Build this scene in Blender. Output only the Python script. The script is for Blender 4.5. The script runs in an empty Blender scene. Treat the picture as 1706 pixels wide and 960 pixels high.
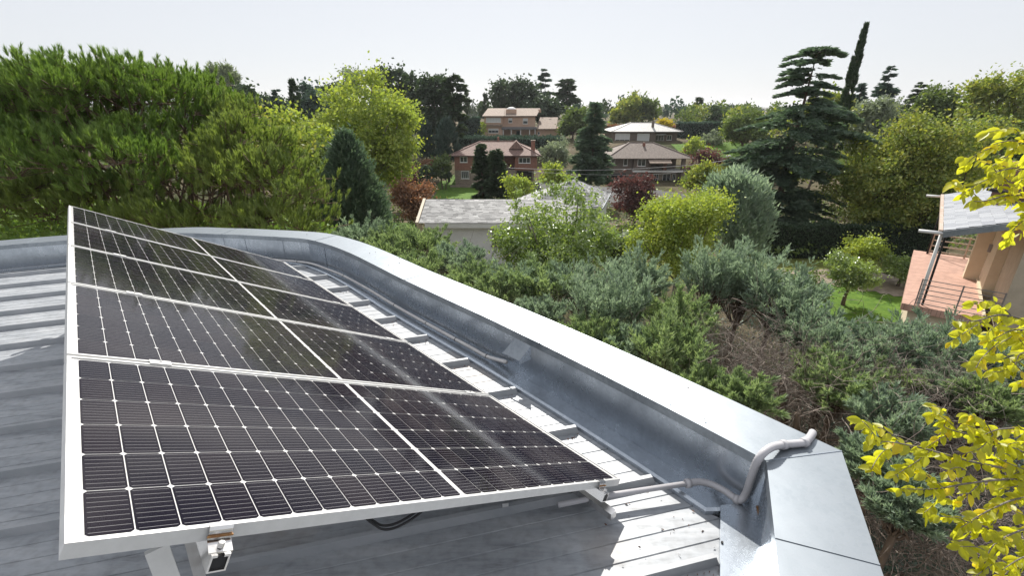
import bpy, math, random
import numpy as np

# ------------------------------------------------------------------ camera, sky, sun, exposure
SC = bpy.context.scene
COL = SC.collection
CZ = 9.5                      # eye height above the garden beside the building
F = 787.5; HY = 177.0         # focal length and horizon row measured on the 1706 x 960 photograph
PITCH = math.atan((480 - HY) / F)
CP, SP = math.cos(PITCH), math.sin(PITCH)

cam = bpy.data.cameras.new('camera')
cam.sensor_width = 36; cam.lens = F / 1706 * 36
cam.clip_start = 0.05; cam.clip_end = 20000
cam_o = bpy.data.objects.new('camera', cam); COL.objects.link(cam_o)
cam_o.location = (0, 0, CZ); cam_o.rotation_euler = (math.pi / 2 - PITCH, 0, 0)
SC.camera = cam_o

SUN_AZ, SUN_EL = math.radians(89), math.radians(41)     # azimuth measured from +X towards +Y
world = bpy.data.worlds.new('World'); SC.world = world; world.use_nodes = True
wn = world.node_tree.nodes; wl = world.node_tree.links
bg = wn['Background']
sky = wn.new('ShaderNodeTexSky'); sky.sky_type = 'NISHITA'; sky.sun_disc = False
sky.sun_elevation = SUN_EL; sky.sun_rotation = math.radians(90) - SUN_AZ
sky.altitude = 600; sky.air_density = 1.0; sky.dust_density = 1.0; sky.ozone_density = 1.0
hs = wn.new('ShaderNodeHueSaturation'); hs.inputs['Saturation'].default_value = 0.55
wl.new(sky.outputs[0], hs.inputs['Color'])
hz = wn.new('ShaderNodeMix'); hz.data_type = 'RGBA'; hz.inputs['Factor'].default_value = 0.78      # thin even high haze over the blue
hz.inputs['B'].default_value = (6.75, 6.9, 7.25, 1)
wl.new(hs.outputs[0], hz.inputs['A']); wl.new(hz.outputs['Result'], bg.inputs['Color'])
bg.inputs['Strength'].default_value = 0.094

sun = bpy.data.lights.new('sun', 'SUN'); sun.energy = 5.0; sun.angle = math.radians(0.53); sun.color = (1, .955, .88)
sun_o = bpy.data.objects.new('sun', sun); COL.objects.link(sun_o)
sun_o.rotation_euler = (math.pi / 2 - SUN_EL, 0, SUN_AZ + math.pi / 2)
sun_o.location = (0, 40, 60)

SC.view_settings.view_transform = 'Standard'; SC.view_settings.look = 'None'
SC.view_settings.exposure = 0.34; SC.view_settings.gamma = 1.0
SC.render.engine = 'CYCLES'
SC.cycles.use_denoising = True
SC.cycles.max_bounces = 7; SC.cycles.diffuse_bounces = 3; SC.cycles.glossy_bounces = 3
SC.cycles.transmission_bounces = 4; SC.cycles.transparent_max_bounces = 8; SC.cycles.volume_bounces = 0
SC.cycles.caustics_reflective = False; SC.cycles.caustics_refractive = False
SC.cycles.sample_clamp_indirect = 6

# ------------------------------------------------------------------ helpers
def ray(px, py):
    x = (px - 853) / F; y = (py - 480) / F
    return np.array([x, CP - y * SP, -(y * CP + SP)])
ORG = np.array([0, 0, CZ])
def at(px, py, t): return ORG + ray(px, py) * t                  # point t metres along the optical axis
def at_z(px, py, z):                                             # point at height z
    r = ray(px, py); return ORG + r * ((z - CZ) / r[2])
def at_y(px, py, y):
    r = ray(px, py); return ORG + r * (y / r[1])

def unit(a):
    a = np.asarray(a, float); return a / np.maximum(np.linalg.norm(a, axis=-1, keepdims=True), 1e-9)

def smooth01(x): x = np.clip(x, 0, 1); return x * x * (3 - 2 * x)
def ground_z(x, y):
    x = np.asarray(x, float); y = np.asarray(y, float)
    z = -1.0 * smooth01((y - 26) / 10) - 2.2 * smooth01((y - 38) / 24)
    z = z + 5.4 * smooth01((y - 84) / 30) + 2.2 * smooth01((y - 118) / 60) - 6.0 * smooth01((y - 200) / 300)
    return z + .12 * np.sin(x * .31) * np.cos(y * .23) * smooth01((np.hypot(x, y) - 14) / 10)

def mesh_data(name, verts, faces, mat=None, smooth=False):
    v = np.asarray(verts, np.float32).reshape(-1, 3)
    me = bpy.data.meshes.new(name)
    if isinstance(faces, np.ndarray):
        k = faces.shape[1]; n = len(faces)
        me.vertices.add(len(v)); me.vertices.foreach_set('co', v.ravel())
        me.loops.add(n * k); me.loops.foreach_set('vertex_index', faces.astype(np.int32).ravel())
        me.polygons.add(n); me.polygons.foreach_set('loop_start', np.arange(0, n * k, k, dtype=np.int32))
        me.update(calc_edges=True)
    else:
        me.from_pydata(v.tolist(), [], faces); me.update()
    if smooth: me.polygons.foreach_set('use_smooth', np.ones(len(me.polygons), bool))
    if mat: me.materials.append(mat)
    return me
def link(name, me, parent=None):
    o = bpy.data.objects.new(name, me); COL.objects.link(o)
    if parent is not None: o.parent = parent
    return o
def obj(name, verts, faces, mat, parent=None, smooth=False):
    return link(name, mesh_data(name, verts, faces, mat, smooth), parent)
def tag(o, label=None, cat=None, group=None, kind=None):
    if label: o['label'] = label
    if cat: o['category'] = cat
    if group: o['group'] = group
    if kind: o['kind'] = kind
    return o
def thing(name, label, cat, loc=(0, 0, 0), rz=0, group=None):
    o = bpy.data.objects.new(name, None); COL.objects.link(o)
    o.empty_display_size = .2
    o.location = loc; o.rotation_euler = (0, 0, rz)
    return tag(o, label, cat, group)

class MB:                                     # collects simple solids into one mesh
    def __init__(s): s.v = []; s.f = []
    def add(s, v, f):
        n = len(s.v); s.v += [tuple(map(float, p)) for p in v]; s.f += [[i + n for i in q] for q in f]; return s
    def box(s, a, b):
        (x0, y0, z0), (x1, y1, z1) = a, b
        return s.add([(x0, y0, z0), (x1, y0, z0), (x1, y1, z0), (x0, y1, z0), (x0, y0, z1), (x1, y0, z1), (x1, y1, z1), (x0, y1, z1)],
              [[0, 3, 2, 1], [4, 5, 6, 7], [0, 1, 5, 4], [1, 2, 6, 5], [2, 3, 7, 6], [3, 0, 4, 7]])
    def bar(s, a, b, w, h, up=(0, 0, 1)):     # rectangular bar from a to b
        a = np.array(a, float); b = np.array(b, float); d = unit(b - a)
        x = np.cross(d, up)
        if np.linalg.norm(x) < 1e-4: x = np.cross(d, (1, 0, 0))
        x = unit(x); y = np.cross(x, d)
        c = [(-1, -1), (1, -1), (1, 1), (-1, 1)]
        v = [a + x * w / 2 * i + y * h / 2 * j for i, j in c] + [b + x * w / 2 * i + y * h / 2 * j for i, j in c]
        return s.add(v, [[0, 3, 2, 1], [4, 5, 6, 7], [0, 1, 5, 4], [1, 2, 6, 5], [2, 3, 7, 6], [3, 0, 4, 7]])
    def tube(s, pts, rad, sides=8, cap=True):
        pts = np.array(pts, float); n = len(pts)
        rad = np.full(n, rad) if np.isscalar(rad) else np.array(rad, float)
        tg = unit(np.gradient(pts, axis=0))
        ref = np.array([0, 0, 1.]) if abs(tg[0][2]) < .9 else np.array([1., 0, 0])
        x = unit(np.cross(tg[0], ref)); V = []
        for i in range(n):
            x = unit(x - tg[i] * (x @ tg[i])); y = np.cross(tg[i], x)
            for k in range(sides):
                a = 2 * math.pi * k / sides
                V.append(pts[i] + rad[i] * (math.cos(a) * x + math.sin(a) * y))
        Fc = []
        for i in range(n - 1):
            for k in range(sides):
                k2 = (k + 1) % sides
                Fc.append([i * sides + k, i * sides + k2, (i + 1) * sides + k2, (i + 1) * sides + k])
        if cap: Fc += [list(range(sides))[::-1], [(n - 1) * sides + k for k in range(sides)]]
        return s.add(V, Fc)
    def quad(s, *p): return s.add(p, [list(range(len(p)))])
    def prism(s, poly, z0, z1):
        n = len(poly)
        v = [(x, y, z0) for x, y in poly] + [(x, y, z1) for x, y in poly]
        return s.add(v, [list(range(n))[::-1], [n + i for i in range(n)]] + [[i, (i + 1) % n, n + (i + 1) % n, n + i] for i in range(n)])
    def build(s, name, mat, parent=None, smooth=False): return obj(name, s.v, s.f, mat, parent, smooth)

# ------------------------------------------------------------------ materials
MATS = {}
def nodes(name):
    m = bpy.data.materials.new(name); m.use_nodes = True
    nt = m.node_tree; return m, nt, nt.nodes, nt.links, nt.nodes['Principled BSDF']
def ramp(N, stops):
    r = N.new('ShaderNodeValToRGB'); e = r.color_ramp.elements
    while len(e) < len(stops): e.new(.5)
    for el, (p, c) in zip(e, stops): el.position = p; el.color = (*c, 1)
    return r
def mat(name, c1, c2=None, rough=.7, metal=0., scale=4., bump=0., bscale=40., detail=6, stretch=None, lo=.35, hi=.65, rvar=0., spec=.5):
    if name in MATS: return MATS[name]
    m, nt, N, Lk, B = nodes(name)
    B.inputs['Roughness'].default_value = rough; B.inputs['Metallic'].default_value = metal
    B.inputs['Specular IOR Level'].default_value = spec
    tc = N.new('ShaderNodeTexCoord'); mp = N.new('ShaderNodeMapping'); Lk.new(tc.outputs['Object'], mp.inputs[0])
    if stretch: mp.inputs['Scale'].default_value = stretch
    if c2 is None: B.inputs['Base Color'].default_value = (*c1, 1)
    nz = N.new('ShaderNodeTexNoise'); nz.inputs['Scale'].default_value = scale; nz.inputs['Detail'].default_value = detail
    nz.inputs['Roughness'].default_value = .62
    Lk.new(mp.outputs[0], nz.inputs['Vector'])
    if c2 is not None:
        r = ramp(N, [(lo, c1), (hi, c2)]); Lk.new(nz.outputs[0], r.inputs[0]); Lk.new(r.outputs[0], B.inputs['Base Color'])
    if rvar:
        mr = N.new('ShaderNodeMapRange'); mr.inputs['To Min'].default_value = rough - rvar; mr.inputs['To Max'].default_value = rough + rvar
        mr.inputs['From Min'].default_value = .3; mr.inputs['From Max'].default_value = .7
        Lk.new(nz.outputs[0], mr.inputs['Value']); Lk.new(mr.outputs[0], B.inputs['Roughness'])
    if bump:
        n2 = N.new('ShaderNodeTexNoise'); n2.inputs['Scale'].default_value = bscale; n2.inputs['Detail'].default_value = 4
        Lk.new(mp.outputs[0], n2.inputs['Vector'])
        b = N.new('ShaderNodeBump'); b.inputs['Strength'].default_value = bump; b.inputs['Distance'].default_value = .02
        Lk.new(n2.outputs[0], b.inputs['Height']); Lk.new(b.outputs[0], B.inputs['Normal'])
    MATS[name] = m; return m

def leaf_mat(name, cols, trans=.5, rough=.55, tmul=(1.25, 1.28, .6), gloss=.05, k=2.3, nsc=.9):
    if name in MATS: return MATS[name]
    m, nt, N, Lk, B = nodes(name); N.remove(B)
    g = N.new('ShaderNodeNewGeometry')
    st = [(i / max(1, len(cols) - 1), tuple(min(.6, x * k) for x in c)) for i, c in enumerate(cols)]
    tcx = N.new('ShaderNodeTexCoord'); nzx = N.new('ShaderNodeTexNoise'); nzx.inputs['Scale'].default_value = nsc; nzx.inputs['Detail'].default_value = 3; Lk.new(tcx.outputs['Object'], nzx.inputs['Vector'])
    mixv = N.new('ShaderNodeMath'); mixv.operation = 'MULTIPLY_ADD'; mixv.inputs[1].default_value = .55; Lk.new(g.outputs['Random Per Island'], mixv.inputs[0])
    nmr = N.new('ShaderNodeMapRange'); nmr.inputs['From Min'].default_value = .3; nmr.inputs['From Max'].default_value = .7; nmr.inputs['To Max'].default_value = .45; Lk.new(nzx.outputs[0], nmr.inputs['Value']); Lk.new(nmr.outputs[0], mixv.inputs[2])
    r = ramp(N, st); Lk.new(mixv.outputs[0], r.inputs[0])
    d = N.new('ShaderNodeBsdfDiffuse'); t = N.new('ShaderNodeBsdfTranslucent'); gl = N.new('ShaderNodeBsdfGlossy')
    gl.inputs['Roughness'].default_value = rough; gl.inputs['Color'].default_value = (.8, .85, .8, 1)
    mx = N.new('ShaderNodeMix'); mx.data_type = 'RGBA'; mx.blend_type = 'MULTIPLY'; mx.inputs['Factor'].default_value = 1
    mx.inputs['B'].default_value = (*tmul, 1)
    Lk.new(r.outputs[0], d.inputs[0]); Lk.new(r.outputs[0], mx.inputs['A']); Lk.new(mx.outputs['Result'], t.inputs[0])
    a = N.new('ShaderNodeMixShader'); a.inputs[0].default_value = trans
    Lk.new(d.outputs[0], a.inputs[1]); Lk.new(t.outputs[0], a.inputs[2])
    b = N.new('ShaderNodeMixShader'); b.inputs[0].default_value = gloss
    Lk.new(a.outputs[0], b.inputs[1]); Lk.new(gl.outputs[0], b.inputs[2])
    Lk.new(b.outputs[0], N['Material Output'].inputs['Surface'])
    MATS[name] = m; return m

def island_mat(name, cols, rough=.6, bump=.15, bscale=30, metal=0):          # pieces that each have a tone of their own
    if name in MATS: return MATS[name]
    m, nt, N, Lk, B = nodes(name)
    g = N.new('ShaderNodeNewGeometry'); oi = N.new('ShaderNodeObjectInfo')
    ad = N.new('ShaderNodeMath'); ad.operation = 'ADD'; fr = N.new('ShaderNodeMath'); fr.operation = 'FRACT'
    Lk.new(g.outputs['Random Per Island'], ad.inputs[0]); Lk.new(oi.outputs['Random'], ad.inputs[1]); Lk.new(ad.outputs[0], fr.inputs[0])
    r = ramp(N, [(i / (len(cols) - 1), c) for i, c in enumerate(cols)]); Lk.new(fr.outputs[0], r.inputs[0])
    tc = N.new('ShaderNodeTexCoord'); nz = N.new('ShaderNodeTexNoise'); nz.inputs['Scale'].default_value = bscale; nz.inputs['Detail'].default_value = 5
    Lk.new(tc.outputs['Object'], nz.inputs['Vector'])
    mx = N.new('ShaderNodeMix'); mx.data_type = 'RGBA'; mx.blend_type = 'OVERLAY'; mx.inputs['Factor'].default_value = .35
    Lk.new(r.outputs[0], mx.inputs['A']); Lk.new(nz.outputs[0], mx.inputs['B']); Lk.new(mx.outputs['Result'], B.inputs['Base Color'])
    b = N.new('ShaderNodeBump'); b.inputs['Strength'].default_value = bump; b.inputs['Distance'].default_value = .02
    Lk.new(nz.outputs[0], b.inputs['Height']); Lk.new(b.outputs[0], B.inputs['Normal'])
    B.inputs['Roughness'].default_value = rough; B.inputs['Metallic'].default_value = metal
    MATS[name] = m; return m

def brick_mat(name, c1, c2, mortar, sx, sy, rough=.85, bump=.3, axis='XZ', msize=.02):
    if name in MATS: return MATS[name]
    m, nt, N, Lk, B = nodes(name)
    tc = N.new('ShaderNodeTexCoord'); sp = N.new('ShaderNodeSeparateXYZ'); cb = N.new('ShaderNodeCombineXYZ')
    Lk.new(tc.outputs['Object'], sp.inputs[0])
    ad = N.new('ShaderNodeMath'); ad.operation = 'ADD'
    if axis == 'XZ':
        Lk.new(sp.outputs['X'], ad.inputs[0]); Lk.new(sp.outputs['Y'], ad.inputs[1])
        Lk.new(ad.outputs[0], cb.inputs[0]); Lk.new(sp.outputs['Z'], cb.inputs[1])
    else:
        Lk.new(sp.outputs['X'], cb.inputs[0]); Lk.new(sp.outputs['Y'], cb.inputs[1])
    bt = N.new('ShaderNodeTexBrick'); Lk.new(cb.outputs[0], bt.inputs['Vector'])
    bt.inputs['Scale'].default_value = 1; bt.inputs['Brick Width'].default_value = sx; bt.inputs['Row Height'].default_value = sy
    bt.inputs['Mortar Size'].default_value = msize; bt.inputs['Color1'].default_value = (*c1, 1); bt.inputs['Color2'].default_value = (*c2, 1)
    bt.inputs['Mortar'].default_value = (*mortar, 1)
    nz = N.new('ShaderNodeTexNoise'); nz.inputs['Scale'].default_value = 3; nz.inputs['Detail'].default_value = 8; Lk.new(tc.outputs['Object'], nz.inputs['Vector'])
    mx = N.new('ShaderNodeMix'); mx.data_type = 'RGBA'; mx.blend_type = 'OVERLAY'; mx.inputs['Factor'].default_value = .4
    Lk.new(bt.outputs['Color'], mx.inputs['A']); Lk.new(nz.outputs[0], mx.inputs['B']); Lk.new(mx.outputs['Result'], B.inputs['Base Color'])
    b = N.new('ShaderNodeBump'); b.inputs['Strength'].default_value = bump; b.inputs['Distance'].default_value = .03; b.invert = True
    Lk.new(bt.outputs['Fac'], b.inputs['Height']); Lk.new(b.outputs[0], B.inputs['Normal'])
    B.inputs['Roughness'].default_value = rough
    MATS[name] = m; return m

def galvanised(name, c1, c2, rough, sp_scale=55, stain=.5, metal=.85):
    if name in MATS: return MATS[name]
    m, nt, N, Lk, B = nodes(name)
    tc = N.new('ShaderNodeTexCoord')
    vo = N.new('ShaderNodeTexVoronoi'); vo.inputs['Scale'].default_value = sp_scale; Lk.new(tc.outputs['Object'], vo.inputs['Vector'])
    bw = N.new('ShaderNodeRGBToBW'); Lk.new(vo.outputs['Color'], bw.inputs[0])
    n1 = N.new('ShaderNodeTexNoise'); n1.inputs['Scale'].default_value = 2.3; n1.inputs['Detail'].default_value = 9; n1.inputs['Roughness'].default_value = .65
    Lk.new(tc.outputs['Object'], n1.inputs['Vector'])
    mp = N.new('ShaderNodeMapping'); mp.inputs['Scale'].default_value = (9, 9, 1.3); Lk.new(tc.outputs['Object'], mp.inputs[0])
    n2 = N.new('ShaderNodeTexNoise'); n2.inputs['Scale'].default_value = 3; n2.inputs['Detail'].default_value = 6; Lk.new(mp.outputs[0], n2.inputs['Vector'])
    a = N.new('ShaderNodeMath'); a.operation = 'MULTIPLY_ADD'; a.inputs[1].default_value = .16; Lk.new(bw.outputs[0], a.inputs[0]); Lk.new(n1.outputs[0], a.inputs[2])
    a2 = N.new('ShaderNodeMath'); a2.operation = 'MULTIPLY_ADD'; a2.inputs[1].default_value = .3 * stain; Lk.new(n2.outputs[0], a2.inputs[0]); Lk.new(a.outputs[0], a2.inputs[2])
    r = ramp(N, [(.42, c1), (.85, c2)]); Lk.new(a2.outputs[0], r.inputs[0]); Lk.new(r.outputs[0], B.inputs['Base Color'])
    mr = N.new('ShaderNodeMapRange'); mr.inputs['From Min'].default_value = .4; mr.inputs['From Max'].default_value = .9
    mr.inputs['To Min'].default_value = rough + .1; mr.inputs['To Max'].default_value = rough - .07
    Lk.new(a2.outputs[0], mr.inputs['Value']); Lk.new(mr.outputs[0], B.inputs['Roughness'])
    b = N.new('ShaderNodeBump'); b.inputs['Strength'].default_value = .22; b.inputs['Distance'].default_value = .015
    n3 = N.new('ShaderNodeTexNoise'); n3.inputs['Scale'].default_value = 3.5; n3.inputs['Detail'].default_value = 2; Lk.new(tc.outputs['Object'], n3.inputs['Vector'])
    Lk.new(n3.outputs[0], b.inputs['Height']); Lk.new(b.outputs[0], B.inputs['Normal'])
    B.inputs['Metallic'].default_value = metal
    MATS[name] = m; return m

M_GALV = galvanised('galvanised_steel', (.22, .25, .28), (.38, .415, .45), .41)
M_GALV2 = galvanised('galvanised_gutter', (.36, .40, .45), (.54, .59, .65), .30, stain=.9, metal=.75)
M_ALU = mat('aluminium', (.66, .66, .65), (.74, .74, .73), rough=.36, metal=.35, scale=20, rvar=.05)
M_ALU_MILL = mat('mill_aluminium', (.72, .70, .68), (.84, .83, .82), rough=.22, metal=1, scale=14, rvar=.06)
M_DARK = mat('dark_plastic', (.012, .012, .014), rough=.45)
M_RUST = mat('rust', (.30, .13, .05), (.45, .25, .10), rough=.8, scale=60)
M_PVC = mat('grey_pvc', (.46, .45, .47), (.54, .53, .55), rough=.42, scale=8)
M_PVCW = mat('white_trunking', (.74, .72, .71), (.84, .82, .80), rough=.45, scale=9)
M_BARK = mat('bark', (.07, .05, .038), (.16, .12, .09), rough=.95, scale=14, bump=.6, bscale=30, stretch=(1, 1, .25))
M_BARKG = mat('grey_bark', (.13, .115, .10), (.24, .21, .18), rough=.95, scale=12, bump=.5, bscale=30, stretch=(1, 1, .3))
M_TWIG = mat('dry_twig', (.10, .078, .065), (.34, .285, .245), rough=.95, scale=9)
M_SOIL = mat('soil', (.05, .04, .03), (.12, .095, .07), rough=1, scale=3, bump=.5, bscale=14)
M_GLASS = None
def glass_mat(name, tint, rough):
    m, nt, N, Lk, B = nodes(name); N.remove(B)
    fr = N.new('ShaderNodeFresnel'); fr.inputs['IOR'].default_value = 1.22
    tr = N.new('ShaderNodeBsdfTransparent'); tr.inputs[0].default_value = (*tint, 1)
    gl = N.new('ShaderNodeBsdfGlossy'); gl.inputs['Roughness'].default_value = rough
    tc = N.new('ShaderNodeTexCoord'); nz = N.new('ShaderNodeTexNoise'); nz.inputs['Scale'].default_value = 2.2; nz.inputs['Detail'].default_value = 5
    Lk.new(tc.outputs['Object'], nz.inputs['Vector'])
    mr = N.new('ShaderNodeMapRange'); mr.inputs['To Min'].default_value = rough * .5; mr.inputs['To Max'].default_value = rough * 1.6
    Lk.new(nz.outputs[0], mr.inputs['Value']); Lk.new(mr.outputs[0], gl.inputs['Roughness'])
    ms = N.new('ShaderNodeMixShader'); Lk.new(fr.outputs[0], ms.inputs[0]); Lk.new(tr.outputs[0], ms.inputs[1]); Lk.new(gl.outputs[0], ms.inputs[2])
    dn = N.new('ShaderNodeTexNoise'); dn.inputs['Scale'].default_value = 1.3; dn.inputs['Detail'].default_value = 7; dn.inputs['Distortion'].default_value = .6; Lk.new(tc.outputs['Object'], dn.inputs['Vector'])
    oi = N.new('ShaderNodeObjectInfo'); av = N.new('ShaderNodeVectorMath'); av.operation = 'ADD'; cx_ = N.new('ShaderNodeCombineXYZ'); sc_ = N.new('ShaderNodeMath'); sc_.operation = 'MULTIPLY'; sc_.inputs[1].default_value = 40
    Lk.new(oi.outputs['Random'], sc_.inputs[0]); Lk.new(sc_.outputs[0], cx_.inputs[0]); Lk.new(tc.outputs['Object'], av.inputs[0]); Lk.new(cx_.outputs[0], av.inputs[1]); Lk.new(av.outputs[0], dn.inputs['Vector'])
    dr = N.new('ShaderNodeMapRange'); dr.inputs['From Min'].default_value = .48; dr.inputs['From Max'].default_value = .75; dr.inputs['To Max'].default_value = .045; Lk.new(dn.outputs[0], dr.inputs['Value'])
    dd_ = N.new('ShaderNodeBsdfDiffuse'); dd_.inputs[0].default_value = (.62, .58, .56, 1); m3 = N.new('ShaderNodeMixShader'); Lk.new(dr.outputs[0], m3.inputs[0]); Lk.new(ms.outputs[0], m3.inputs[1]); Lk.new(dd_.outputs[0], m3.inputs[2]); ms = m3
    Lk.new(ms.outputs[0], N['Material Output'].inputs['Surface']); return m
M_PGLASS = glass_mat('panel_glass', (.97, .97, .97), .08)
M_PANE = mat('window_pane', (.03, .04, .045), rough=.08, spec=.8)

# ------------------------------------------------------------------ terrain
def grid_sheet(name, xs, ys, mt, dz=0., kind='structure', zf=ground_z):
    X, Y = np.meshgrid(xs, ys); Z = zf(X, Y) + dz
    nx, ny = len(xs), len(ys)
    i = np.arange(nx * ny).reshape(ny, nx)
    f = np.stack([i[:-1, :-1], i[:-1, 1:], i[1:, 1:], i[1:, :-1]], -1).reshape(-1, 4)
    return tag(obj(name, np.stack([X, Y, Z], -1), f, mt, None, True), kind=kind)
def ground_material():
    m, nt, N, Lk, B = nodes('garden_ground')
    tc = N.new('ShaderNodeTexCoord'); n1 = N.new('ShaderNodeTexNoise'); n1.inputs['Scale'].default_value = .11; n1.inputs['Detail'].default_value = 8
    n2 = N.new('ShaderNodeTexNoise'); n2.inputs['Scale'].default_value = 3; n2.inputs['Detail'].default_value = 8
    Lk.new(tc.outputs['Object'], n1.inputs[0]); Lk.new(tc.outputs['Object'], n2.inputs[0])
    r1 = ramp(N, [(.38, (.045, .055, .02)), (.5, (.10, .085, .05)), (.66, (.17, .14, .095))]); Lk.new(n1.outputs[0], r1.inputs[0])
    mx = N.new('ShaderNodeMix'); mx.data_type = 'RGBA'; mx.blend_type = 'OVERLAY'; mx.inputs['Factor'].default_value = .7
    Lk.new(r1.outputs[0], mx.inputs['A']); Lk.new(n2.outputs[0], mx.inputs['B']); Lk.new(mx.outputs['Result'], B.inputs['Base Color'])
    B.inputs['Roughness'].default_value = 1; B.inputs['Specular IOR Level'].default_value = .1
    return m
xs = np.unique(np.concatenate([np.linspace(-6000, -300, 12), np.linspace(-300, -60, 25), np.linspace(-60, 60, 81), np.linspace(60, 300, 25), np.linspace(300, 6000, 12)]))
ys = np.unique(np.concatenate([np.linspace(-60, 0, 8), np.linspace(0, 140, 101), np.linspace(140, 520, 40), np.linspace(520, 7000, 14)]))
grid_sheet('ground', xs, ys, ground_material())
M_LAWN = mat('lawn', (.055, .12, .015), (.13, .22, .03), rough=.9, scale=2.5, bump=.8, bscale=25, spec=.15)
M_LAWN2 = mat('dry_lawn', (.10, .13, .03), (.20, .20, .06), rough=.95, scale=2, bump=.8, bscale=25, spec=.1)
M_PATH = mat('path_earth', (.22, .18, .14), (.34, .29, .235), rough=1, scale=2.5, bump=.4, bscale=20, spec=.1)
M_DRIVE = mat('asphalt', (.05, .05, .052), (.085, .083, .08), rough=.9, scale=1.5, bump=.2, bscale=30)

def patch(name, poly, mt, dz=.03, kind='structure', step=.7):
    """a sheet that follows the terrain inside a polygon of ground points"""
    P = np.array(poly, float); x0, y0 = P.min(0); x1, y1 = P.max(0)
    nx = max(2, int((x1 - x0) / step) + 1); ny = max(2, int((y1 - y0) / step) + 1)
    gx = np.linspace(x0, x1, nx); gy = np.linspace(y0, y1, ny)
    def inside(x, y):
        c = np.zeros(x.shape, bool); j = len(P) - 1
        for i in range(len(P)):
            cond = ((P[i, 1] > y) != (P[j, 1] > y)) & (x < (P[j, 0] - P[i, 0]) * (y - P[i, 1]) / (P[j, 1] - P[i, 1] + 1e-12) + P[i, 0])
            c ^= cond; j = i
        return c
    cx, cy = np.meshgrid((gx[:-1] + gx[1:]) / 2, (gy[:-1] + gy[1:]) / 2)
    ok = inside(cx, cy)
    X, Y = np.meshgrid(gx, gy); Z = ground_z(X, Y) + dz
    i = np.arange(nx * ny).reshape(ny, nx)
    f = np.stack([i[:-1, :-1], i[:-1, 1:], i[1:, 1:], i[1:, :-1]], -1)[ok]
    return tag(obj(name, np.stack([X, Y, Z], -1), f, mt, None, True), kind=kind)
def gpix(px, py, it=6):                         # ground point seen at a pixel
    z = 0.
    for _ in range(30):
        p = at_z(px, py, z); z = .5 * z + .5 * float(ground_z(p[0], p[1]))
    return p
def gpoly(pts): return [tuple(gpix(*q)[:2]) for q in pts]

patch('lawn', gpoly([(1300, 470), (1420, 468), (1560, 500), (1620, 560), (1500, 560), (1340, 520)]), M_LAWN, .05, step=.5)
patch('lawn', gpoly([(1060, 440), (1150, 425), (1250, 428), (1560, 440), (1560, 455), (1300, 462), (1150, 470), (1060, 480)]), M_LAWN2, .03, step=.5)
patch('garden_path', gpoly([(1180, 470), (1200, 448), (1400, 452), (1560, 470), (1600, 505), (1470, 492), (1340, 470)]), M_PATH, .08, step=.4)
patch('lawn', gpoly([(640, 372), (700, 372), (700, 400), (640, 400)]), M_LAWN, .05, step=.5)
patch('lawn', gpoly([(718, 330), (730, 306), (752, 292), (800, 306), (790, 335)]), M_LAWN, .05, step=1)
patch('driveway', gpoly([(840, 330), (850, 306), (905, 300), (1010, 312), (1100, 318), (1180, 330), (1180, 345), (1000, 345)]), M_DRIVE, .07, step=1)
patch('lawn', gpoly([(1130, 262), (1120, 240), (1240, 238), (1270, 262)]), M_LAWN, .06, step=1)
patch('lawn', gpoly([(1010, 400), (1060, 380), (1090, 420), (1020, 430)]), M_LAWN, .05, step=.5)

# low far hills on the horizon
def far_hills():
    rng = np.random.default_rng(3); V = []; Fc = []
    n = 90; th = np.linspace(math.radians(25), math.radians(155), n)
    prof = 26 + 22 * np.sin(th * 9 + 1) + 16 * np.sin(th * 21) + 8 * np.sin(th * 47 + 2)
    for k, (r, m) in enumerate(((3000, -.3), (3400, .55), (3900, 1), (4700, .35))):
        for i in range(n): V.append((r * math.cos(th[i]), r * math.sin(th[i]), -8 + max(4, prof[i] * .75) * m))
    for k in range(3):
        for i in range(n - 1): Fc.append((k * n + i, k * n + i + 1, (k + 1) * n + i + 1, (k + 1) * n + i))
    tag(obj('hills', np.array(V), np.array(Fc), mat('far_hill', (.10, .11, .07), (.24, .20, .13), rough=1, scale=.004), None, True), kind='structure')
far_hills()

# ------------------------------------------------------------------ the building with the metal roof
PU = np.array([0.67075831, 0.57771113, -0.46511627]); PV = np.array([-0.66173466, 0.74936871, -0.02353257]); PN = np.array([0.33494855, 0.32356822, 0.88493676])
PFL = np.array([-0.857424, 0.669002, -0.782727 + CZ]); PL, PW, PG = 2.094, 1.038, .02
PFR = PFL + PL * PU
UH = unit(PU * [1, 1, 0]); RM = unit(np.cross(UH, PV))            # the roof falls a little away from the eye, like the panels
def rz(x, y, off=0.): return CZ - 1.90 + off - (RM[0] * (x - PFR[0]) + RM[1] * (y - PFR[1])) / RM[2]
def hitp(px, py, off):                                           # pixel to a point 'off' above the roof sheet
    P0 = np.array([PFR[0], PFR[1], CZ - 1.90 + off]); r = ray(px, py)
    return ORG + r * (RM @ (P0 - ORG)) / (RM @ r)

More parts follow.
